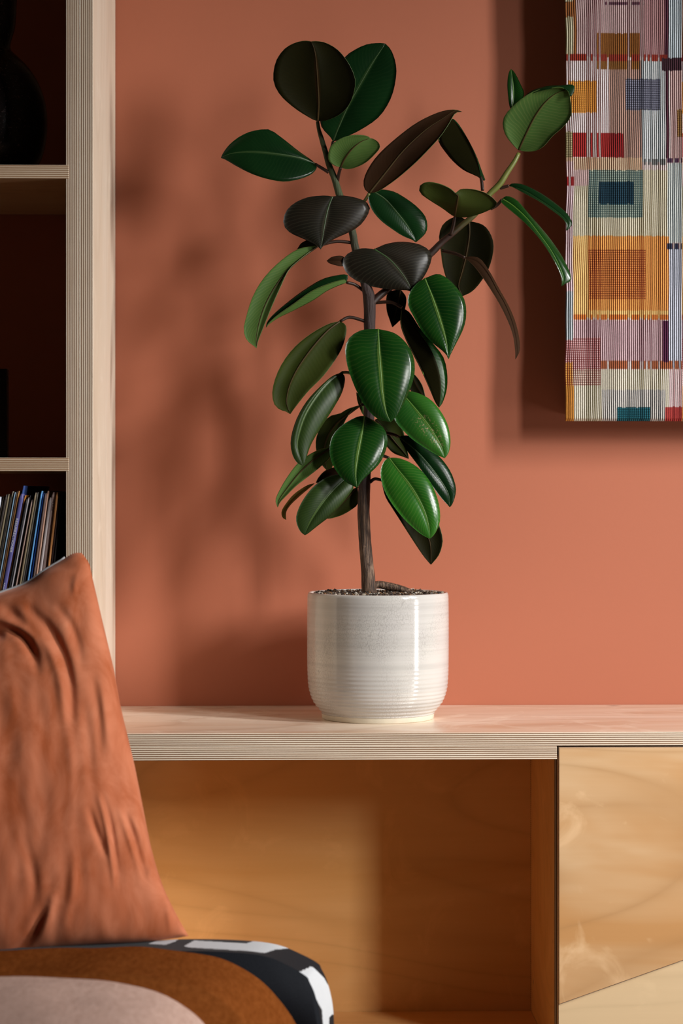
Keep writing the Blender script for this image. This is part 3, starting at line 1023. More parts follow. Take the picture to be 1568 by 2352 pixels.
leaf(2, 'G', 'U', [(1090, 372), (1102, 280), (1098, 180), (1085, 88)],
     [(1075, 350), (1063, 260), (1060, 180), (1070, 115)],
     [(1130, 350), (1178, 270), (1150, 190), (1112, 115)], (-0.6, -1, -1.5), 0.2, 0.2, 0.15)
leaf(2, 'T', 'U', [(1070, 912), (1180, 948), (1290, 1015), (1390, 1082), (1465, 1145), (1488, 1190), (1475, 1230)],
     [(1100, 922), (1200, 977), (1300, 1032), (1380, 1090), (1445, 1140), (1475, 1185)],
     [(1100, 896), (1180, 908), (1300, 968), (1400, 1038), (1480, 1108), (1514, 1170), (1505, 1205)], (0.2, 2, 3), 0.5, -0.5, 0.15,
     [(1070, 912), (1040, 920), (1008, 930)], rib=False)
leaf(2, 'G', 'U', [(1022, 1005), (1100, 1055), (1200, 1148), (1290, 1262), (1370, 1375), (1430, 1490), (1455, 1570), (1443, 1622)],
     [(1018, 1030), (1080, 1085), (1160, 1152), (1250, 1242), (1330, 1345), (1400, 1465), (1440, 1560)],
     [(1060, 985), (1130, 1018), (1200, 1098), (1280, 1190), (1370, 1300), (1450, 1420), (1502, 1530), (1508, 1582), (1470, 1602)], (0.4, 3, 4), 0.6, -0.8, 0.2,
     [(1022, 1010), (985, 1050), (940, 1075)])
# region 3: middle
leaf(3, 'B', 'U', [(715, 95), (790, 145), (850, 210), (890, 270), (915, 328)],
     [(640, 93), (570, 125), (552, 170), (580, 225), (640, 265), (720, 290), (820, 303), (890, 306)],
     [(780, 68), (860, 57), (950, 72), (1000, 105), (1010, 140), (990, 200), (960, 250), (928, 290)], (1.5, 1.6, 1.6), -0.6, -1.0, 0.5)
leaf(3, 'R', 'T', [(570, 158), (520, 155), (470, 155)], [(550, 183), (490, 170)], [(550, 130), (500, 134)], (0.5, 1, 1), 0.2, 0.2, 0.1, rib=False)
leaf(3, 'P', 'T', [(430, 76), (310, 165), (225, 260), (165, 360), (130, 450), (110, 540), (110, 605)],
     [(330, 92), (240, 150), (150, 240), (90, 340), (55, 450), (44, 510), (58, 560), (92, 590)],
     [(400, 95), (330, 150), (275, 202), (230, 295), (190, 385), (150, 485), (118, 565)], (1, 2.5, 3), 0.3, 0.5, -0.25,
     [(430, 76), (520, 55), (600, 62)])
leaf(3, 'N', 'T', [(440, 70), (380, 60), (318, 95)], [(400, 82), (350, 88)], [(400, 42), (345, 60)], (-0.5, -0.5, -0.5), 0.1, 0.1, 0.05, rib=False)
leaf(3, 'P', 'T', [(572, 266), (475, 308), (400, 358), (300, 410), (225, 446), (175, 480), (158, 500)],
     [(560, 250), (470, 276), (390, 312), (300, 376), (220, 432), (172, 475)],
     [(578, 228), (520, 230), (440, 253), (350, 308), (270, 368), (200, 428), (165, 470)], (1, 2, 2.6), 0.8, -0.8, 0.05,
     [(572, 266), (615, 277), (665, 312)], rib=False, fold=True)
leaf(3, 'G', 'U', [(975, 245), (1020, 360), (1060, 480), (1085, 570), (1097, 662)],
     [(930, 275), (892, 330), (890, 385), (920, 445), (960, 515), (1010, 572), (1060, 612), (1088, 640)],
     [(1040, 223), (1090, 245), (1140, 295), (1180, 360), (1187, 440), (1170, 510), (1130, 590), (1106, 638)], (2, 3.2, 3.8), -0.4, -0.4, 0.4)
leaf(3, 'N', 'G', [(856, 395), (850, 480), (880, 565), (920, 645), (960, 725), (1000, 815), (1028, 880), (1048, 910)],
     [(930, 500), (1000, 600), (1040, 690), (1058, 780), (1056, 860)],
     [(900, 425), (955, 510), (1025, 590), (1072, 655), (1090, 740), (1087, 820), (1066, 885)], (0.8, 1.2, 1.6), 0.7, -0.8, 0.1,
     [(856, 395), (800, 368), (722, 370)], rib=False, fold=True)
leaf(3, 'N', 'T', [(850, 300), (830, 400), (808, 497)], [(785, 320), (778, 400), (795, 460)], [(880, 350), (862, 440), (835, 472)], (-1, -1, -1), 0.1, 0.1, -0.1)
leaf(3, 'U', 'T', [(540, 466), (470, 520), (390, 610), (320, 710), (278, 800), (264, 880), (283, 944)],
     [(480, 480), (390, 530), (310, 595), (250, 670), (210, 750), (191, 830), (200, 890), (230, 920), (262, 930)],
     [(568, 485), (571, 525), (550, 600), (510, 670), (450, 750), (380, 820), (330, 880), (298, 922)], (0.8, 2.5, 3), 0.4, 0.4, -0.45,
     [(540, 466), (590, 445), (675, 468)])
leaf(3, 'G', 'U', [(735, 506), (740, 620), (748, 720), (757, 830), (775, 930), (800, 985)],
     [(650, 512), (590, 548), (566, 600), (574, 680), (598, 760), (630, 835), (670, 905), (730, 965)],
     [(820, 528), (880, 580), (915, 645), (923, 720), (908, 790), (880, 860), (840, 940)], (2.5, 4.5, 5), -0.6, -0.6, 0.5)
# region 4: lower
leaf(4, 'O', 'U', [(605, 182), (500, 255), (410, 360), (330, 490), (285, 620), (268, 740), (312, 880)],
     [(530, 212), (430, 300), (340, 400), (270, 520), (230, 640), (221, 730), (240, 815), (275, 865)],
     [(627, 228), (605, 330), (545, 440), (475, 550), (405, 660), (362, 745), (328, 850)], (1.5, 4, 4.5), 0.1, -0.8, 0.4,
     [(605, 182), (650, 182), (720, 200)], pet_mat='petiole_green')
leaf(4, 'U', 'T', [(745, 425), (660, 490), (570, 560), (500, 660), (470, 780), (492, 918)],
     [(650, 455), (590, 490), (510, 513), (450, 585), (413, 670), (412, 765), (445, 860)],
     [(690, 452), (635, 530), (605, 600), (580, 700), (560, 800), (530, 895)], (0, -1, -1.5), 0.3, 0.3, -0.2,
     [(745, 425), (780, 420), (820, 430)])
leaf(4, 'G', 'U', [(773, 508), (760, 600), (737, 720), (715, 850), (708, 950), (717, 1048)],
     [(720, 515), (640, 555), (570, 610), (525, 680), (512, 770), (530, 860), (570, 930), (630, 1000), (690, 1032)],
     [(850, 545), (910, 590), (940, 650), (944, 720), (920, 800), (880, 870), (820, 930), (762, 985), (730, 1028)], (2, 4.5, 5.5), -0.5, -0.5, 0.45)
leaf(4, 'S', 'U', [(1070, 355), (1150, 450), (1240, 560), (1300, 650), (1350, 740), (1375, 825)],
     [(1020, 400), (995, 500), (1010, 555), (1060, 612), (1130, 680), (1220, 742), (1310, 795)],
     [(1110, 323), (1190, 343), (1270, 388), (1340, 468), (1390, 558), (1412, 640), (1417, 720), (1402, 785)], (1, 2.2, 2.4), -0.1, -0.4, 0.4)
leaf(4, 'N', 'T', [(1120, 180), (1170, 290), (1230, 378)], [(1090, 260), (1150, 350)], [(1160, 208), (1205, 275), (1227, 350)], (-3, -3, -3), 0, 0, -0.1, rib=False)
leaf(4, 'U', 'T', [(855, 535), (920, 600), (1000, 700), (1060, 770), (1106, 830)],
     [(870, 610), (930, 720), (990, 785), (1060, 812)], [(950, 500), (1030, 550), (1065, 620), (1080, 700), (1100, 790)], (-2.5, -3, -3), 0.2, 0.2, -0.2)
leaf(4, 'T', 'U', [(1030, 662), (1150, 762), (1250, 868), (1350, 1000), (1405, 1100), (1412, 1192)],
     [(1050, 705), (1110, 792), (1180, 885), (1260, 1002), (1340, 1112), (1395, 1172)],
     [(1100, 655), (1180, 685), (1260, 750), (1350, 830), (1420, 930), (1457, 1040), (1452, 1110), (1430, 1172)], (-1, -0.6, -0.8), 0.4, -0.5, 0.3,
     [(1030, 662), (985, 645), (900, 630), (840, 620)])
leaf(4, 'L', 'U', [(955, 822), (1030, 920), (1110, 1020), (1180, 1130), (1230, 1240), (1258, 1350), (1265, 1428)],
     [(920, 850), (896, 910), (900, 990), (930, 1080), (990, 1180), (1080, 1290), (1180, 1380), (1245, 1420)],
     [(1030, 825), (1120, 860), (1200, 920), (1270, 1010), (1317, 1120), (1338, 1220), (1336, 1310), (1302, 1388)], (2, 4, 4.4), -0.2, -0.5, 0.45,
     [(955, 822), (915, 808), (820, 790)])
leaf(4, 'N', 'T', [(900, 988), (1020, 1150), (1150, 1290), (1258, 1435), (1272, 1625)],
     [(930, 1110), (990, 1210), (1060, 1320), (1130, 1430), (1210, 1550)],
     [(1150, 1120), (1300, 1260), (1352, 1390), (1359, 1460), (1332, 1550)], (1, 0.8, 0.6), 0.3, 0.3, -0.3,
     [(900, 988), (850, 980), (815, 1005)])
leaf(4, 'P', 'T', [(545, 735), (400, 830), (290, 930), (190, 1055), (135, 1135), (122, 1195)],
     [(440, 758), (340, 810), (260, 878), (180, 990), (130, 1080), (107, 1140)],
     [(530, 800), (450, 882), (350, 962), (260, 1032), (190, 1102), (140, 1155)], (1, 2, 2), 0.3, 0.5, -0.2)
leaf(4, 'Y', 'T', [(400, 1012), (310, 1065), (240, 1125), (192, 1185), (170, 1240), (186, 1288)],
     [(340, 1030), (250, 1090), (190, 1158), (153, 1220), (158, 1268)], [(350, 1055), (285, 1110), (222, 1170), (188, 1220), (183, 1265)], (0, 0.2, 0.5), 0.2, -0.2, 0.1, rib=False)
leaf(4, 'O', 'U', [(650, 955), (540, 1060), (450, 1170), (380, 1280), (340, 1360), (325, 1402)],
     [(560, 948), (460, 985), (370, 1060), (300, 1160), (264, 1250), (264, 1310), (290, 1370)],
     [(692, 1035), (660, 1095), (590, 1182), (510, 1262), (420, 1332), (350, 1388)], (1.5, 3.2, 3.4), 0.1, -0.5, 0.4)
leaf(4, 'R', 'T', [(600, 940), (500, 950), (408, 1010)], [(560, 985), (470, 1000)], [(560, 893), (480, 918), (430, 968)], (0, 0.2, 0.4), 0.1, 0.1, -0.1, rib=False)
leaf(4, 'U', 'T', [(722, 1040), (650, 1120), (560, 1215), (492, 1278)], [(650, 1080), (560, 1170), (510, 1240)], [(724, 1160), (672, 1212), (600, 1252), (530, 1274)], (-0.8, -0.8, -0.8), 0.2, 0.2, -0.2)
leaf(4, 'P', 'T', [(712, 330), (745, 420), (775, 510)], [(722, 400), (752, 480)], [(770, 380), (790, 460)], (-1.5, -1.5, -1.5), 0, 0, -0.05, rib=False)

# ------------------------------------------------------------------ woven wall hanging
TX0, TZ0 = P(1298, 967, 0.272).x, P(1298, 967, 0.272).z
TY = 0.272
px_m = (TY + D) / F
tap = empty('wall_hanging', (TX0 + 0.3, TY + 0.03, TZ0), 'striped woven wall hanging of ochre, red, teal and cream patches', 'tapestry')
# (x0, y0, x1, y1, ridge, valley, cross thread)
PAT = [
    (1296, 0, 1568, 967, (222, 212, 208), (150, 90, 85), None),
    (1322, 0, 1530, 128, (205, 178, 176), (140, 70, 78), None),
    (1296, 0, 1322, 35, (165, 105, 60), (105, 55, 25), None),
    (1296, 35, 1318, 125, (205, 200, 172), (150, 130, 70), None),
    (1316, 35, 1322, 125, (160, 100, 55), (105, 55, 25), None),
    (1388, 0, 1530, 8, (110, 70, 85), (35, 8, 20), None),
    (1363, 72, 1480, 128, (150, 95, 45), (105, 55, 15), None),
    (1480, 0, 1528, 128, (185, 145, 145), (130, 50, 62), None),
    (1538, 0, 1568, 128, (208, 218, 224), (35, 75, 95), None),
    (1528, 0, 1538, 360, (90, 45, 60), (35, 15, 32), None),
    (1296, 136, 1402, 305, (228, 218, 218), (150, 72, 62), None),
    (1400, 136, 1475, 375, (190, 150, 135), (58, 62, 66), None),
    (1475, 136, 1530, 370, (216, 218, 218), (25, 70, 86), None),
    (1296, 121, 1535, 136, (160, 60, 45), (85, 18, 18), None),
    (1363, 136, 1480, 156, (150, 100, 50), (90, 55, 20), None),
    (1303, 183, 1371, 257, (235, 165, 75), (180, 95, 25), (215, 140, 60)),
    (1438, 178, 1519, 250, (150, 150, 170), (6, 12, 36), (6, 10, 36)),
    (1540, 128, 1568, 365, (210, 180, 175), (125, 48, 58), None),
    (1522, 128, 1568, 158, (75, 45, 55), (30, 18, 25), None),
    (1556, 248, 1568, 312, (170, 130, 80), (120, 80, 40), (130, 90, 50)),
    (1314, 303, 1432, 359, (172, 50, 48), (115, 10, 16), None),
    (1402, 303, 1432, 359, (150, 40, 40), (50, 30, 38), None),
    (1294, 300, 1314, 365, (195, 185, 145), (110, 85, 50), (120, 95, 50)),
    (1294, 360, 1475, 388, (212, 185, 155), (150, 80, 40), None),
    (1316, 388, 1537, 540, (218, 210, 186), (140, 120, 66), None),
    (1475, 362, 1530, 376, (120, 120, 120), (40, 40, 45), None),
    (1294, 368, 1316, 405, (215, 192, 192), (140, 50, 58), None),
    (1294, 405, 1316, 425, (165, 40, 42), (110, 15, 25), None),
    (1294, 425, 1316, 668, (222, 200, 206), (125, 30, 50), None),
    (1316, 388, 1350, 425, (220, 190, 190), (150, 110, 90), None),
    (1350, 389, 1478, 498, (160, 172, 158), (60, 92, 92), (52, 90, 95)),
    (1375, 415, 1455, 467, (42, 75, 92), (6, 24, 40), (10, 34, 50)),
    (1535, 372, 1568, 555, (214, 220, 216), (20, 62, 84), None),
    (1533, 360, 1568, 372, (90, 60, 85), (20, 15, 40), None),
    (1316, 540, 1538, 730, (238, 200, 130), (200, 130, 50), None),
    (1351, 540, 1538, 712, (232, 165, 90), (185, 85, 22), None),
    (1352, 572, 1484, 686, (228, 150, 80), (150, 45, 18), (135, 28, 12)),
    (1538, 570, 1568, 845, (208, 212, 226), (18, 26, 60), None),
    (1533, 556, 1568, 570, (50, 55, 80), (8, 14, 35), None),
    (1316, 722, 1538, 734, (215, 125, 60), (140, 62, 30), None),
    (1316, 734, 1536, 830, (205, 175, 180), (120, 48, 66), None),
    (1296, 775, 1380, 885, (208, 172, 172), (150, 42, 50), (150, 32, 32)),
    (1294, 668, 1314, 780, (190, 196, 200), (40, 80, 96), None),
    (1316, 848, 1536, 967, (220, 214, 198), (150, 135, 82), None),
    (1380, 828, 1568, 848, (172, 100, 68), (108, 55, 28), None),
    (1294, 832, 1316, 885, (215, 165, 80), (165, 60, 30), (160, 45, 28)),
    (1316, 848, 1380, 885, (220, 205, 190), (150, 90, 70), (150, 45, 38)),
    (1294, 885, 1318, 967, (205, 140, 62), (165, 98, 32), None),
    (1383, 895, 1528, 967, (205, 200, 194), (28, 36, 55), None),
    (1415, 935, 1493, 967, (40, 105, 118), (10, 55, 68), (10, 62, 72)),
    (1538, 848, 1568, 967, (230, 214, 214), (165, 72, 78), None),
    (1528, 934, 1568, 967, (185, 70, 66), (120, 25, 28), None),
    (1524, 735, 1538, 830, (90, 40, 70), (40, 15, 40), None),
]
W_T, H_T = 0.36, 0.86          # metres; continues outside the frame to the right and above
pitch = 4.75                             # px per cord
ncord = int(W_T / px_m / pitch)
sub = np.array([0.0, 0.29, 0.35, 0.62, 0.93])
hgt = np.array([0.0, 0.05, 0.8, 1.0, 0.8])
colx = (np.arange(ncord)[:, None] + sub[None, :]).ravel()
colx = np.append(colx, ncord)
colh = np.append(np.tile(hgt, ncord), 0.0)
rowp = 1.75
nrow = int(H_T / px_m / rowp) + 1
X_px = 1298 + colx * pitch
Y_px = 967 - np.arange(nrow) * rowp
XX, YY = np.meshgrid(X_px, Y_px)
HH = np.tile(colh, (nrow, 1))
wob = np.array([[0.0]])
gx, gy = XX, YY
wave = 0.9 * np.sin(gy * 0.021 + gx * 0.009) + 0.5 * np.sin(gy * 0.053 + 1.3 + gx * 0.031)
thread = 0.25 * np.sin(gy * 2 * math.pi / 5.1 + np.floor((gx - 1298) / pitch) * math.pi)
ridge = HH * (0.00085 + 0.00016 * thread)
slack = 0.0012 * np.sin(gy * 0.011 + 0.6) + 0.0008 * np.sin(gx * 0.05 + gy * 0.004)
hem = np.clip((967 - gy) / 6.0, 0, 1)
wx = TX0 + (gx - 1298 + wave * np.clip(1.4 - (gx - 1298) / 120.0, 0.55, 1.4)) * px_m
wz = TZ0 + (967 - gy) * px_m
wy = TY - ridge * hem + 0.004 * (1 - hem) + slack
V = np.stack([wx, wy, wz], 2).reshape(-1, 3)
nc = len(colx)
back_y = TY + 0.009
ii, jj = np.meshgrid(np.arange(nrow - 1), np.arange(nc - 1), indexing='ij')
Fq = np.stack([ii * nc + jj, ii * nc + jj + 1, (ii + 1) * nc + jj + 1, (ii + 1) * nc + jj], 2).reshape(-1, 4)
# colour per vertex
rid = np.zeros((nrow, nc, 3))
ex = np.where(XX >= 1568, 1316 + (XX - 1568) % 252, XX)
ey = np.where(YY < 0, (YY * -1 + 40) % 960, YY)
cordi = np.floor((XX - 1298 + 1e-6) / pitch)
jit = (np.sin(cordi * 12.9898) * 43758.5453) % 1.0
is_r = HH > 0.5
ragged = 2.2 * (jit - 0.5)
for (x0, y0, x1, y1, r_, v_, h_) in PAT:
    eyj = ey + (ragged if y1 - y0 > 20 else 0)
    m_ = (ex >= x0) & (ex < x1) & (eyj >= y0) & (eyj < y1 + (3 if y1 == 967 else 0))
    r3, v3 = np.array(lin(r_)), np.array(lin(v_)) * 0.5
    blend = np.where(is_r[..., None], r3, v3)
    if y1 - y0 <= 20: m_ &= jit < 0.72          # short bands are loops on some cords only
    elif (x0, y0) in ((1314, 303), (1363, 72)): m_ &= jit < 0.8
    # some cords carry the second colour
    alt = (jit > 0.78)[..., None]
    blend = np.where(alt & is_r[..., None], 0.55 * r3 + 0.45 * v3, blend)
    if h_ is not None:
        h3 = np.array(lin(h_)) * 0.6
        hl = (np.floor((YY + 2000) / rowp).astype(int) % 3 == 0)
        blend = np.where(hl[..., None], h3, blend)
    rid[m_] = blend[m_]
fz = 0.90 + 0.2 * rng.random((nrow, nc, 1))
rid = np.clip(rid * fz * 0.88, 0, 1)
me = bpy.data.meshes.new('woven_cloth')
me.vertices.add(len(V)); me.vertices.foreach_set('co', V.ravel())
me.loops.add(Fq.size); me.loops.foreach_set('vertex_index', Fq.ravel().astype(np.int32))
me.polygons.add(len(Fq)); me.polygons.foreach_set('loop_start', np.arange(0, Fq.size, 4, dtype=np.int32))
me.update(calc_edges=True)
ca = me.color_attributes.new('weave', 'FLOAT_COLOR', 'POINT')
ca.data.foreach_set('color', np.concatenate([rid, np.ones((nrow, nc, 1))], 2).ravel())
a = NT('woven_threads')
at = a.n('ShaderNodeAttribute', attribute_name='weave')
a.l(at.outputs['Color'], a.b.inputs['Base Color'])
a.rough(0.85)
a.b.inputs['Specular IOR Level'].default_value = 0.15
a.bump(a.noise(a.coord('Object', (1, 1, 1)), 1500, 2), 0.35, 0.0005)
M['weave'] = a.m
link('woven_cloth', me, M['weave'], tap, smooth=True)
M['backing'] = plain('dark_backing_cloth', (0.03, 0.02, 0.018), 0.9)
board('backing_board', TX0 + 0.006, TX0 + W_T - 0.006, TY + 0.0055, TY + 0.016, TZ0 + 0.004, TZ0 + H_T - 0.004, 1, M['backing'], M['backing'], tap)
board('stretcher_bar', TX0 + 0.012, TX0 + 0.04, TY + 0.016, YW - 0.0005, TZ0 + 0.012, TZ0 + H_T - 0.01, 0, M['backing'], M['backing'], tap)
board('stretcher_bar', TX0 + W_T - 0.04, TX0 + W_T - 0.012, TY + 0.016, YW - 0.0005, TZ0 + 0.012, TZ0 + H_T - 0.01, 0, M['backing'], M['backing'], tap)
board('stretcher_bar', TX0 + 0.04, TX0 + W_T - 0.04, TY + 0.016, YW - 0.0005, TZ0 + 0.012, TZ0 + 0.04, 0, M['backing'], M['backing'], tap)

# ------------------------------------------------------------------ daybed, throws, cushion
def loaf(name, prof_px, y_far, y_near, bottom_z, mats, parent, narrow=0.0, rnd=0.012, step=0.006, paint=None, fuzz=0.0, ncol=150):
    """a folded textile: cross-section traced at its far end, run towards the camera with a rounded far edge"""
    pr = catmull(prof_px, ncol)
    sec = np.array([P(x, y, y_far)[:] for x, y in pr])
    top = sec[:, 2].max()
    xc, zc_ = sec[:, 0].min(), bottom_z
    ys, ins = [], []
    for t in (0.0, 0.08, 0.2, 0.36, 0.55, 0.78, 1.0):
        ys.append(y_far - rnd * t)
        ins.append(rnd * (1 - math.sqrt(max(0, 1 - (1 - t) ** 2))))
    y = y_far - rnd - step
    while y > y_near:
        ys.append(y); ins.append(0)
        y -= step
    # normals of section in xz
    tx = np.gradient(sec[:, 0]); tz = np.gradient(sec[:, 2])
    L_ = np.sqrt(tx ** 2 + tz ** 2) + 1e-9
    nx, nz = -tz / L_, tx / L_
    rows = []
    for k, (yy, i_) in enumerate(zip(ys, ins)):
        sx = sec[:, 0] - nx * i_
        sz = sec[:, 2] - nz * i_
        sh = narrow * (y_far - yy)
        sx = sx - sh * np.clip((sx - (sec[:, 0].max() - 0.25)) / 0.25, 0, 1)
        if fuzz:
            for q in range(len(sx)):
                dd = fuzz * mnoise.noise(Vector((sx[q] * 18, yy * 22, sz[q] * 18)))
                sx[q] += nx[q] * dd; sz[q] += nz[q] * dd
        rows.append(np.stack([sx, np.full_like(sx, yy), np.maximum(sz, bottom_z)], 1))
    R_ = np.array(rows)
    nR, nC = R_.shape[:2]
    verts = R_.reshape(-1, 3).tolist()
    faces = []
    for i in range(nR - 1):
        for j in range(nC - 1):
            faces.append((i * nC + j, i * nC + j + 1, (i + 1) * nC + j + 1, (i + 1) * nC + j))
    # underside strip and caps
    base = len(verts)
    for i in range(nR):
        verts.append((R_[i, -1, 0], R_[i, -1, 1], bottom_z))
        verts.append((R_[i, 0, 0], R_[i, 0, 1], bottom_z))
    for i in range(nR - 1):
        a0, a1 = base + 2 * i, base + 2 * i + 2
        faces.append((i * nC + nC - 1, a0, a1, (i + 1) * nC + nC - 1))
        faces.append((a0, a0 + 1, a1 + 1, a1))
        faces.append((a0 + 1, i * nC, (i + 1) * nC, a1 + 1))
    faces.append(tuple([j for j in range(nC)][::-1] + [base + 1, base]))
    last = (nR - 1) * nC
    faces.append(tuple([last + j for j in range(nC)] + [base + 2 * (nR - 1), base + 2 * (nR - 1) + 1]))
    me = mesh(name, verts, faces)
    bm = bmesh.new(); bm.from_mesh(me)
    bmesh.ops.recalc_face_normals(bm, faces=bm.faces[:])
    bm.to_mesh(me); bm.free()
    mi = None
    if paint:
        mi = []
        for p in me.polygons:
            mi.append(paint(p.center))
        me.polygons.foreach_set('material_index', mi)
    return link(name, me, mats, parent, smooth=True)


def project(v):
    d = Vector(v) - Vector((0, -D, ZC))
    f = d.x * ST + d.y * CT
    r = d.x * CT - d.y * ST
    return CX + F * r / f, CY - F * d.z / f


def inside(pt, poly):
    x, y = pt
    c = False
    j = len(poly) - 1
    for i in range(len(poly)):
        xi, yi = poly[i]; xj, yj = poly[j]
        if (yi > y) != (yj > y) and x < (xj - xi) * (y - yi) / (yj - yi) + xi: c = not c
        j = i
    return c


def fabric(name, c1, c2, scale, rough=0.9, sheen=0.3, stretch=(1, 1, 1), bump=0.4, dist=0.001, spec=0.15):
    a = NT(name)
    n_ = a.noise(a.coord('Object', stretch), scale, 4, 0.6)
    big = a.noise(a.coord(), 14, 3)
    c = a.mix(a.ramp(n_, [(0.3, (0, 0, 0)), (0.7, (1, 1, 1))]), c1, c2)
    c = a.mix(a.math('MULTIPLY', big, 0.35), c, tuple(v * 0.72 for v in c1))
    a.base(c)
    a.rough(rough)
    a.b.inputs['Sheen Weight'].default_value = sheen
    a.b.inputs['Sheen Roughness'].default_value = 0.4
    a.b.inputs['Specular IOR Level'].default_value = spec
    a.bump(n_, bump, dist)
    return a.m


M['brown_wool'] = fabric('rust_brown_wool', (0.165, 0.045, 0.009), (0.25, 0.075, 0.017), 160, 0.95, 0.0, (1, 0.4, 1), 0.6, 0.001, 0.0)
M['pink_wool'] = fabric('dusty_pink_wool', (0.55, 0.36, 0.29), (0.70, 0.49, 0.41), 170, 0.95, 0.06, (1, 0.4, 1), 0.6, 0.001)
M['black_cotton'] = fabric('black_cotton', (0.006, 0.0075, 0.011), (0.011, 0.013, 0.018), 700, 0.75, 0.1)
M['white_cotton'] = fabric('white_cotton', (0.62, 0.66, 0.70), (0.72, 0.75, 0.78), 700, 0.75, 0.1)

P1 = [(423, 2173), (446, 2160), (565, 2167), (583, 2161), (618, 2160), (668, 2178), (632, 2181), (608, 2189), (565, 2184), (433, 2176)]
P2 = [(663, 2244), (716, 2219), (744, 2246), (764, 2282), (775, 2322), (756, 2336), (753, 2420), (747, 2420), (739, 2319), (721, 2286), (691, 2259)]
P3 = [(340, 2168), (360, 2160), (416, 2150), (404, 2162), (380, 2170)]
P4 = [(100, 2170), (160, 2150), (240, 2150), (200, 2170)]


def bw_paint(c):
    q = project(c)
    return 1 if any(inside(q, p) for p in (P1, P2, P3, P4)) else 0


SEAT_Z = 0.285
db = empty('daybed', (-0.45, -0.75, 0.0), 'low upholstered daybed base beneath the folded throws', 'daybed')
board('seat_platform', -0.95, 0.035, -1.15, -0.30, SEAT_Z - 0.10, SEAT_Z, 2, M['black_cotton'], M['black_cotton'], db, 0.004)
for (x, y) in ((-0.9, -1.1), (-0.9, -0.36), (-0.02, -1.1), (-0.02, -0.36)):
    tube('leg', [(x, y, 0.0), (x, y, SEAT_Z - 0.10)], [0.016, 0.022], M['frame_dark'], db, seg=14)

bw = loaf('patterned_blanket', [(-620, 2185), (-200, 2172), (0, 2165), (300, 2159), (430, 2153), (560, 2156), (640, 2166), (700, 2190), (734, 2209), (742, 2222), (755, 2250), (767, 2300), (771, 2352), (771, 2400)],
          -0.324, -0.396, SEAT_Z + 0.0005, [M['black_cotton'], M['white_cotton']], None, narrow=0.25, rnd=0.010, step=0.0016, paint=bw_paint, ncol=460)
tag(bw, 'black blanket with white angular pattern folded on the daybed end', 'blanket')
br_ = loaf('brown_throw', [(-620, 2200), (-200, 2178), (0, 2174), (153, 2170), (306, 2166), (377, 2169), (459, 2181), (536, 2202), (602, 2238), (653, 2289), (689, 2345), (705, 2400), (712, 2450)],
           -0.398, -0.546, SEAT_Z + 0.0005, M['brown_wool'], None, narrow=0.30, rnd=0.020, step=0.006, fuzz=0.0022)
tag(br_, 'rust brown wool throw between the patterned blanket and the pink throw', 'blanket')
pk = loaf('pink_throw', [(-620, 2250), (-200, 2236), (0, 2233), (102, 2233), (194, 2238), (281, 2248), (357, 2265), (408, 2288), (459, 2324), (485, 2356), (505, 2400), (515, 2460)],
          -0.548, -1.12, SEAT_Z + 0.0005, M['pink_wool'], None, narrow=0.10, rnd=0.022, step=0.010, fuzz=0.0022)
tag(pk, 'dusty pink wool throw nearest the camera', 'blanket')

# cushion
a = NT('terracotta_velvet')
nv = a.noise(a.coord('Object', (1, 1, 0.45)), 26, 4, 0.6, 0.6)
nf = a.noise(a.coord('Object', (1, 1, 1)), 900, 2)
c = a.mix(a.ramp(nv, [(0.30, (0, 0, 0)), (0.72, (1, 1, 1))]), (0.40, 0.098, 0.034), (0.62, 0.215, 0.112))
a.base(c)
a.rough(0.75)
a.b.inputs['Sheen Weight'].default_value = 0.6
a.b.inputs['Sheen Roughness'].default_value = 0.4
a.b.inputs['Sheen Tint'].default_value = (1.0, 0.58, 0.46, 1)
a.b.inputs['Specular IOR Level'].default_value = 0.1
a.bump(nf, 0.2, 0.0006)
M['velvet'] = a.m

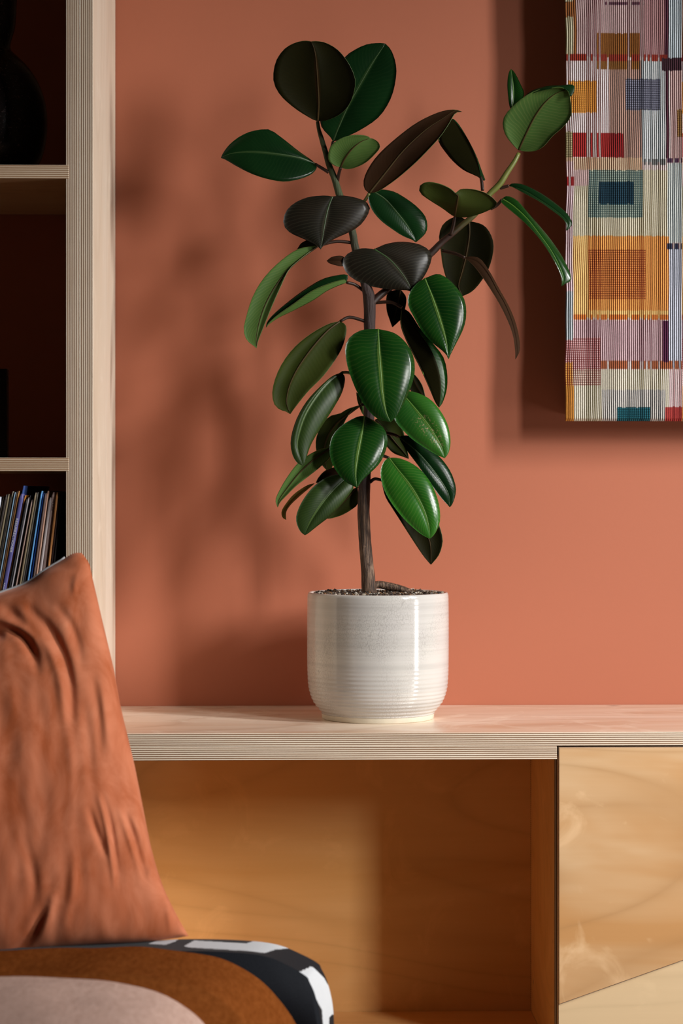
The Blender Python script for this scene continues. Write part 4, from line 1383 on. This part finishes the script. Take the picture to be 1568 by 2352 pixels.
Rt = catmull([(433, 2150), (405, 2100), (373, 2032), (347, 1945), (319, 1807), (305, 1740), (277, 1622), (262, 1540), (238, 1438), (213, 1330), (205, 1295), (188, 1270)], 121)
Tp = catmull([(-693, 1518), (-500, 1500), (-300, 1455), (-100, 1395), (0, 1362), (60, 1340), (100, 1312), (140, 1288), (168, 1271), (188, 1270)], 121)
Bt = catmull([(-445, 2300), (-200, 2230), (0, 2203), (50, 2194), (90, 2182), (200, 2172), (300, 2166), (380, 2158), (433, 2150)], 121)
Lf = catmull([(-445, 2300), (-500, 2150), (-590, 1850), (-650, 1620), (-693, 1518)], 121)
FOLDS = [  # (pixels, amplitude m, width px)
    ([(70, 1400), (110, 1440), (140, 1490), (160, 1560), (166, 1650)], -0.010, 11),
    ([(52, 1410), (90, 1460), (122, 1510), (140, 1580), (146, 1650)], 0.006, 12),
    ([(-20, 1432), (25, 1448), (55, 1468), (76, 1500), (86, 1540)], -0.011, 10),
    ([(-20, 1415), (30, 1432), (70, 1458), (95, 1500)], 0.007, 10),
    ([(-40, 1450), (0, 1458), (14, 1462)], -0.018, 13),
    ([(0, 1390), (30, 1410), (55, 1440)], -0.007, 14),
    ([(135, 1395), (160, 1430), (178, 1475), (186, 1530)], -0.005, 10),
    ([(75, 1335), (110, 1318), (150, 1312), (185, 1318)], 0.006, 9),
    ([(95, 1312), (130, 1303), (165, 1300)], -0.006, 8),
    ([(178, 1320), (172, 1340), (170, 1365)], 0.005, 7),
    ([(205, 1860), (222, 1910), (240, 1960)], -0.006, 7),
    ([(228, 1830), (245, 1900), (258, 1990), (262, 2035)], 0.006, 7),
    ([(238, 1830), (255, 1900), (270, 2000)], -0.005, 6),
    ([(275, 1860), (298, 1930), (318, 1990)], 0.005, 7),
    ([(288, 1870), (312, 1940), (335, 2020)], -0.006, 7),
    ([(300, 1870), (330, 1930), (345, 1960)], 0.004, 7),
    ([(340, 2010), (352, 1995), (366, 1988)], 0.006, 7),
    ([(395, 2060), (402, 2100), (408, 2135)], -0.005, 6),
    ([(383, 2065), (388, 2110), (390, 2140)], 0.005, 6),
    ([(110, 2080), (90, 2120), (60, 2165), (20, 2195)], -0.010, 12),
    ([(130, 2040), (110, 2100), (85, 2150)], 0.006, 12),
    ([(170, 1960), (165, 2050), (150, 2120)], 0.004, 11),
    ([(190, 1600), (205, 1700), (210, 1800)], -0.003, 12),
    ([(150, 1640), (165, 1750), (168, 1850)], 0.003, 12),
    ([(230, 1560), (242, 1640), (250, 1720)], 0.004, 10),
    ([(215, 1560), (228, 1650), (232, 1740)], -0.003, 9),
    ([(20, 1560), (50, 1700), (60, 1850)], 0.003, 18),
    ([(60, 1930), (80, 2030), (70, 2090)], -0.004, 12),
]
Fseg = []
for pts_, am, wd in FOLDS:
    q = catmull(pts_, 60)
    Fseg.append((q, am, wd))
nu_, nv_ = 150, 170
us = np.concatenate([np.linspace(0, 0.45, 40, endpoint=False), np.linspace(0.45, 1, nu_ - 40)])
vs_ = np.linspace(0, 1, nv_)


def lerp_at(C_, t):
    k = t * (len(C_) - 1)
    return np.stack([np.interp(k, np.arange(len(C_)), C_[:, j]) for j in (0, 1)], -1)


U, Vv = np.meshgrid(us, vs_)
Bu, Tu = lerp_at(Bt, us), lerp_at(Tp, us)
Lv, Rv = lerp_at(Lf, vs_), lerp_at(Rt, vs_)
Pm = (1 - Vv)[..., None] * Bu[None] + Vv[..., None] * Tu[None] + (1 - U)[..., None] * Lv[:, None] + U[..., None] * Rv[:, None] \
    - ((1 - U) * (1 - Vv))[..., None] * Bt[0] - (U * (1 - Vv))[..., None] * Bt[-1] - ((1 - U) * Vv)[..., None] * Tp[0] - (U * Vv)[..., None] * Tp[-1]
th_ = 0.070 * (np.clip(4 * U * (1 - U), 0, 1) ** 0.42) * (np.clip(4 * Vv * (1 - Vv), 0, 1) ** 0.40)
disp = np.zeros_like(U)
for q, am, wd in Fseg:
    d2 = ((Pm[:, :, None, :] - q[None, None]) ** 2).sum(-1)
    k = d2.argmin(2)
    fade = np.sin(math.pi * (0.08 + 0.84 * k / 59.0))
    disp += 0.7 * am * fade * np.exp(-d2.min(2) / (2 * (wd * 0.7) ** 2))
YMID = -0.335 + 0.14 * Vv
front = np.zeros(U.shape + (3,)); backv = np.zeros(U.shape + (3,))
edge_f = np.clip(th_ / 0.03, 0, 1)
for i in range(nv_):
    for j in range(nu_):
        x, y = Pm[i, j]
        w1 = 0.0035 * mnoise.noise(Vector((x * 0.012, y * 0.0045, 0))) + 0.0014 * mnoise.noise(Vector((x * 0.035, y * 0.012, 3)))
        ed = 0.6 * mnoise.noise(Vector((x * 0.03, y * 0.03, 9)))
        front[i, j] = P(x, y, YMID[i, j] - th_[i, j] - (disp[i, j] + w1) * edge_f[i, j])[:]
        backv[i, j] = P(x, y, YMID[i, j] + th_[i, j] * 0.8 + 0.0005)[:]
cush = empty('cushion', (-0.45, -0.33, SEAT_Z + 0.13), 'terracotta velvet cushion with a pale back leaning at the left', 'cushion')


def gridmesh(name, G, flip, mats, parent):
    n_, m_ = G.shape[:2]
    f = []
    for i in range(n_ - 1):
        for j in range(m_ - 1):
            q = (i * m_ + j, i * m_ + j + 1, (i + 1) * m_ + j + 1, (i + 1) * m_ + j)
            f.append(q[::-1] if flip else q)
    return link(name, mesh(name, G.reshape(-1, 3), f), mats, parent, smooth=True)


gridmesh('velvet_front', front, False, M['velvet'], cush)
bk_ = gridmesh('pale_back', backv, True, M['white_cotton'], cush)
bk_['label'] = 'white cotton back of the cushion'
seam_pts = [Vector(front[nv_ - 1, j]) * 0.5 + Vector(backv[nv_ - 1, j]) * 0.5 + Vector((0, 0.0012, 0.0006)) for j in range(0, nu_, 2) if Pm[nv_ - 1, j, 0] < 150]
pip = tube('seam', seam_pts, [0.0016] * len(seam_pts), M['white_cotton'], cush, seg=8)
pip['label'] = 'pale seam along the top edge'
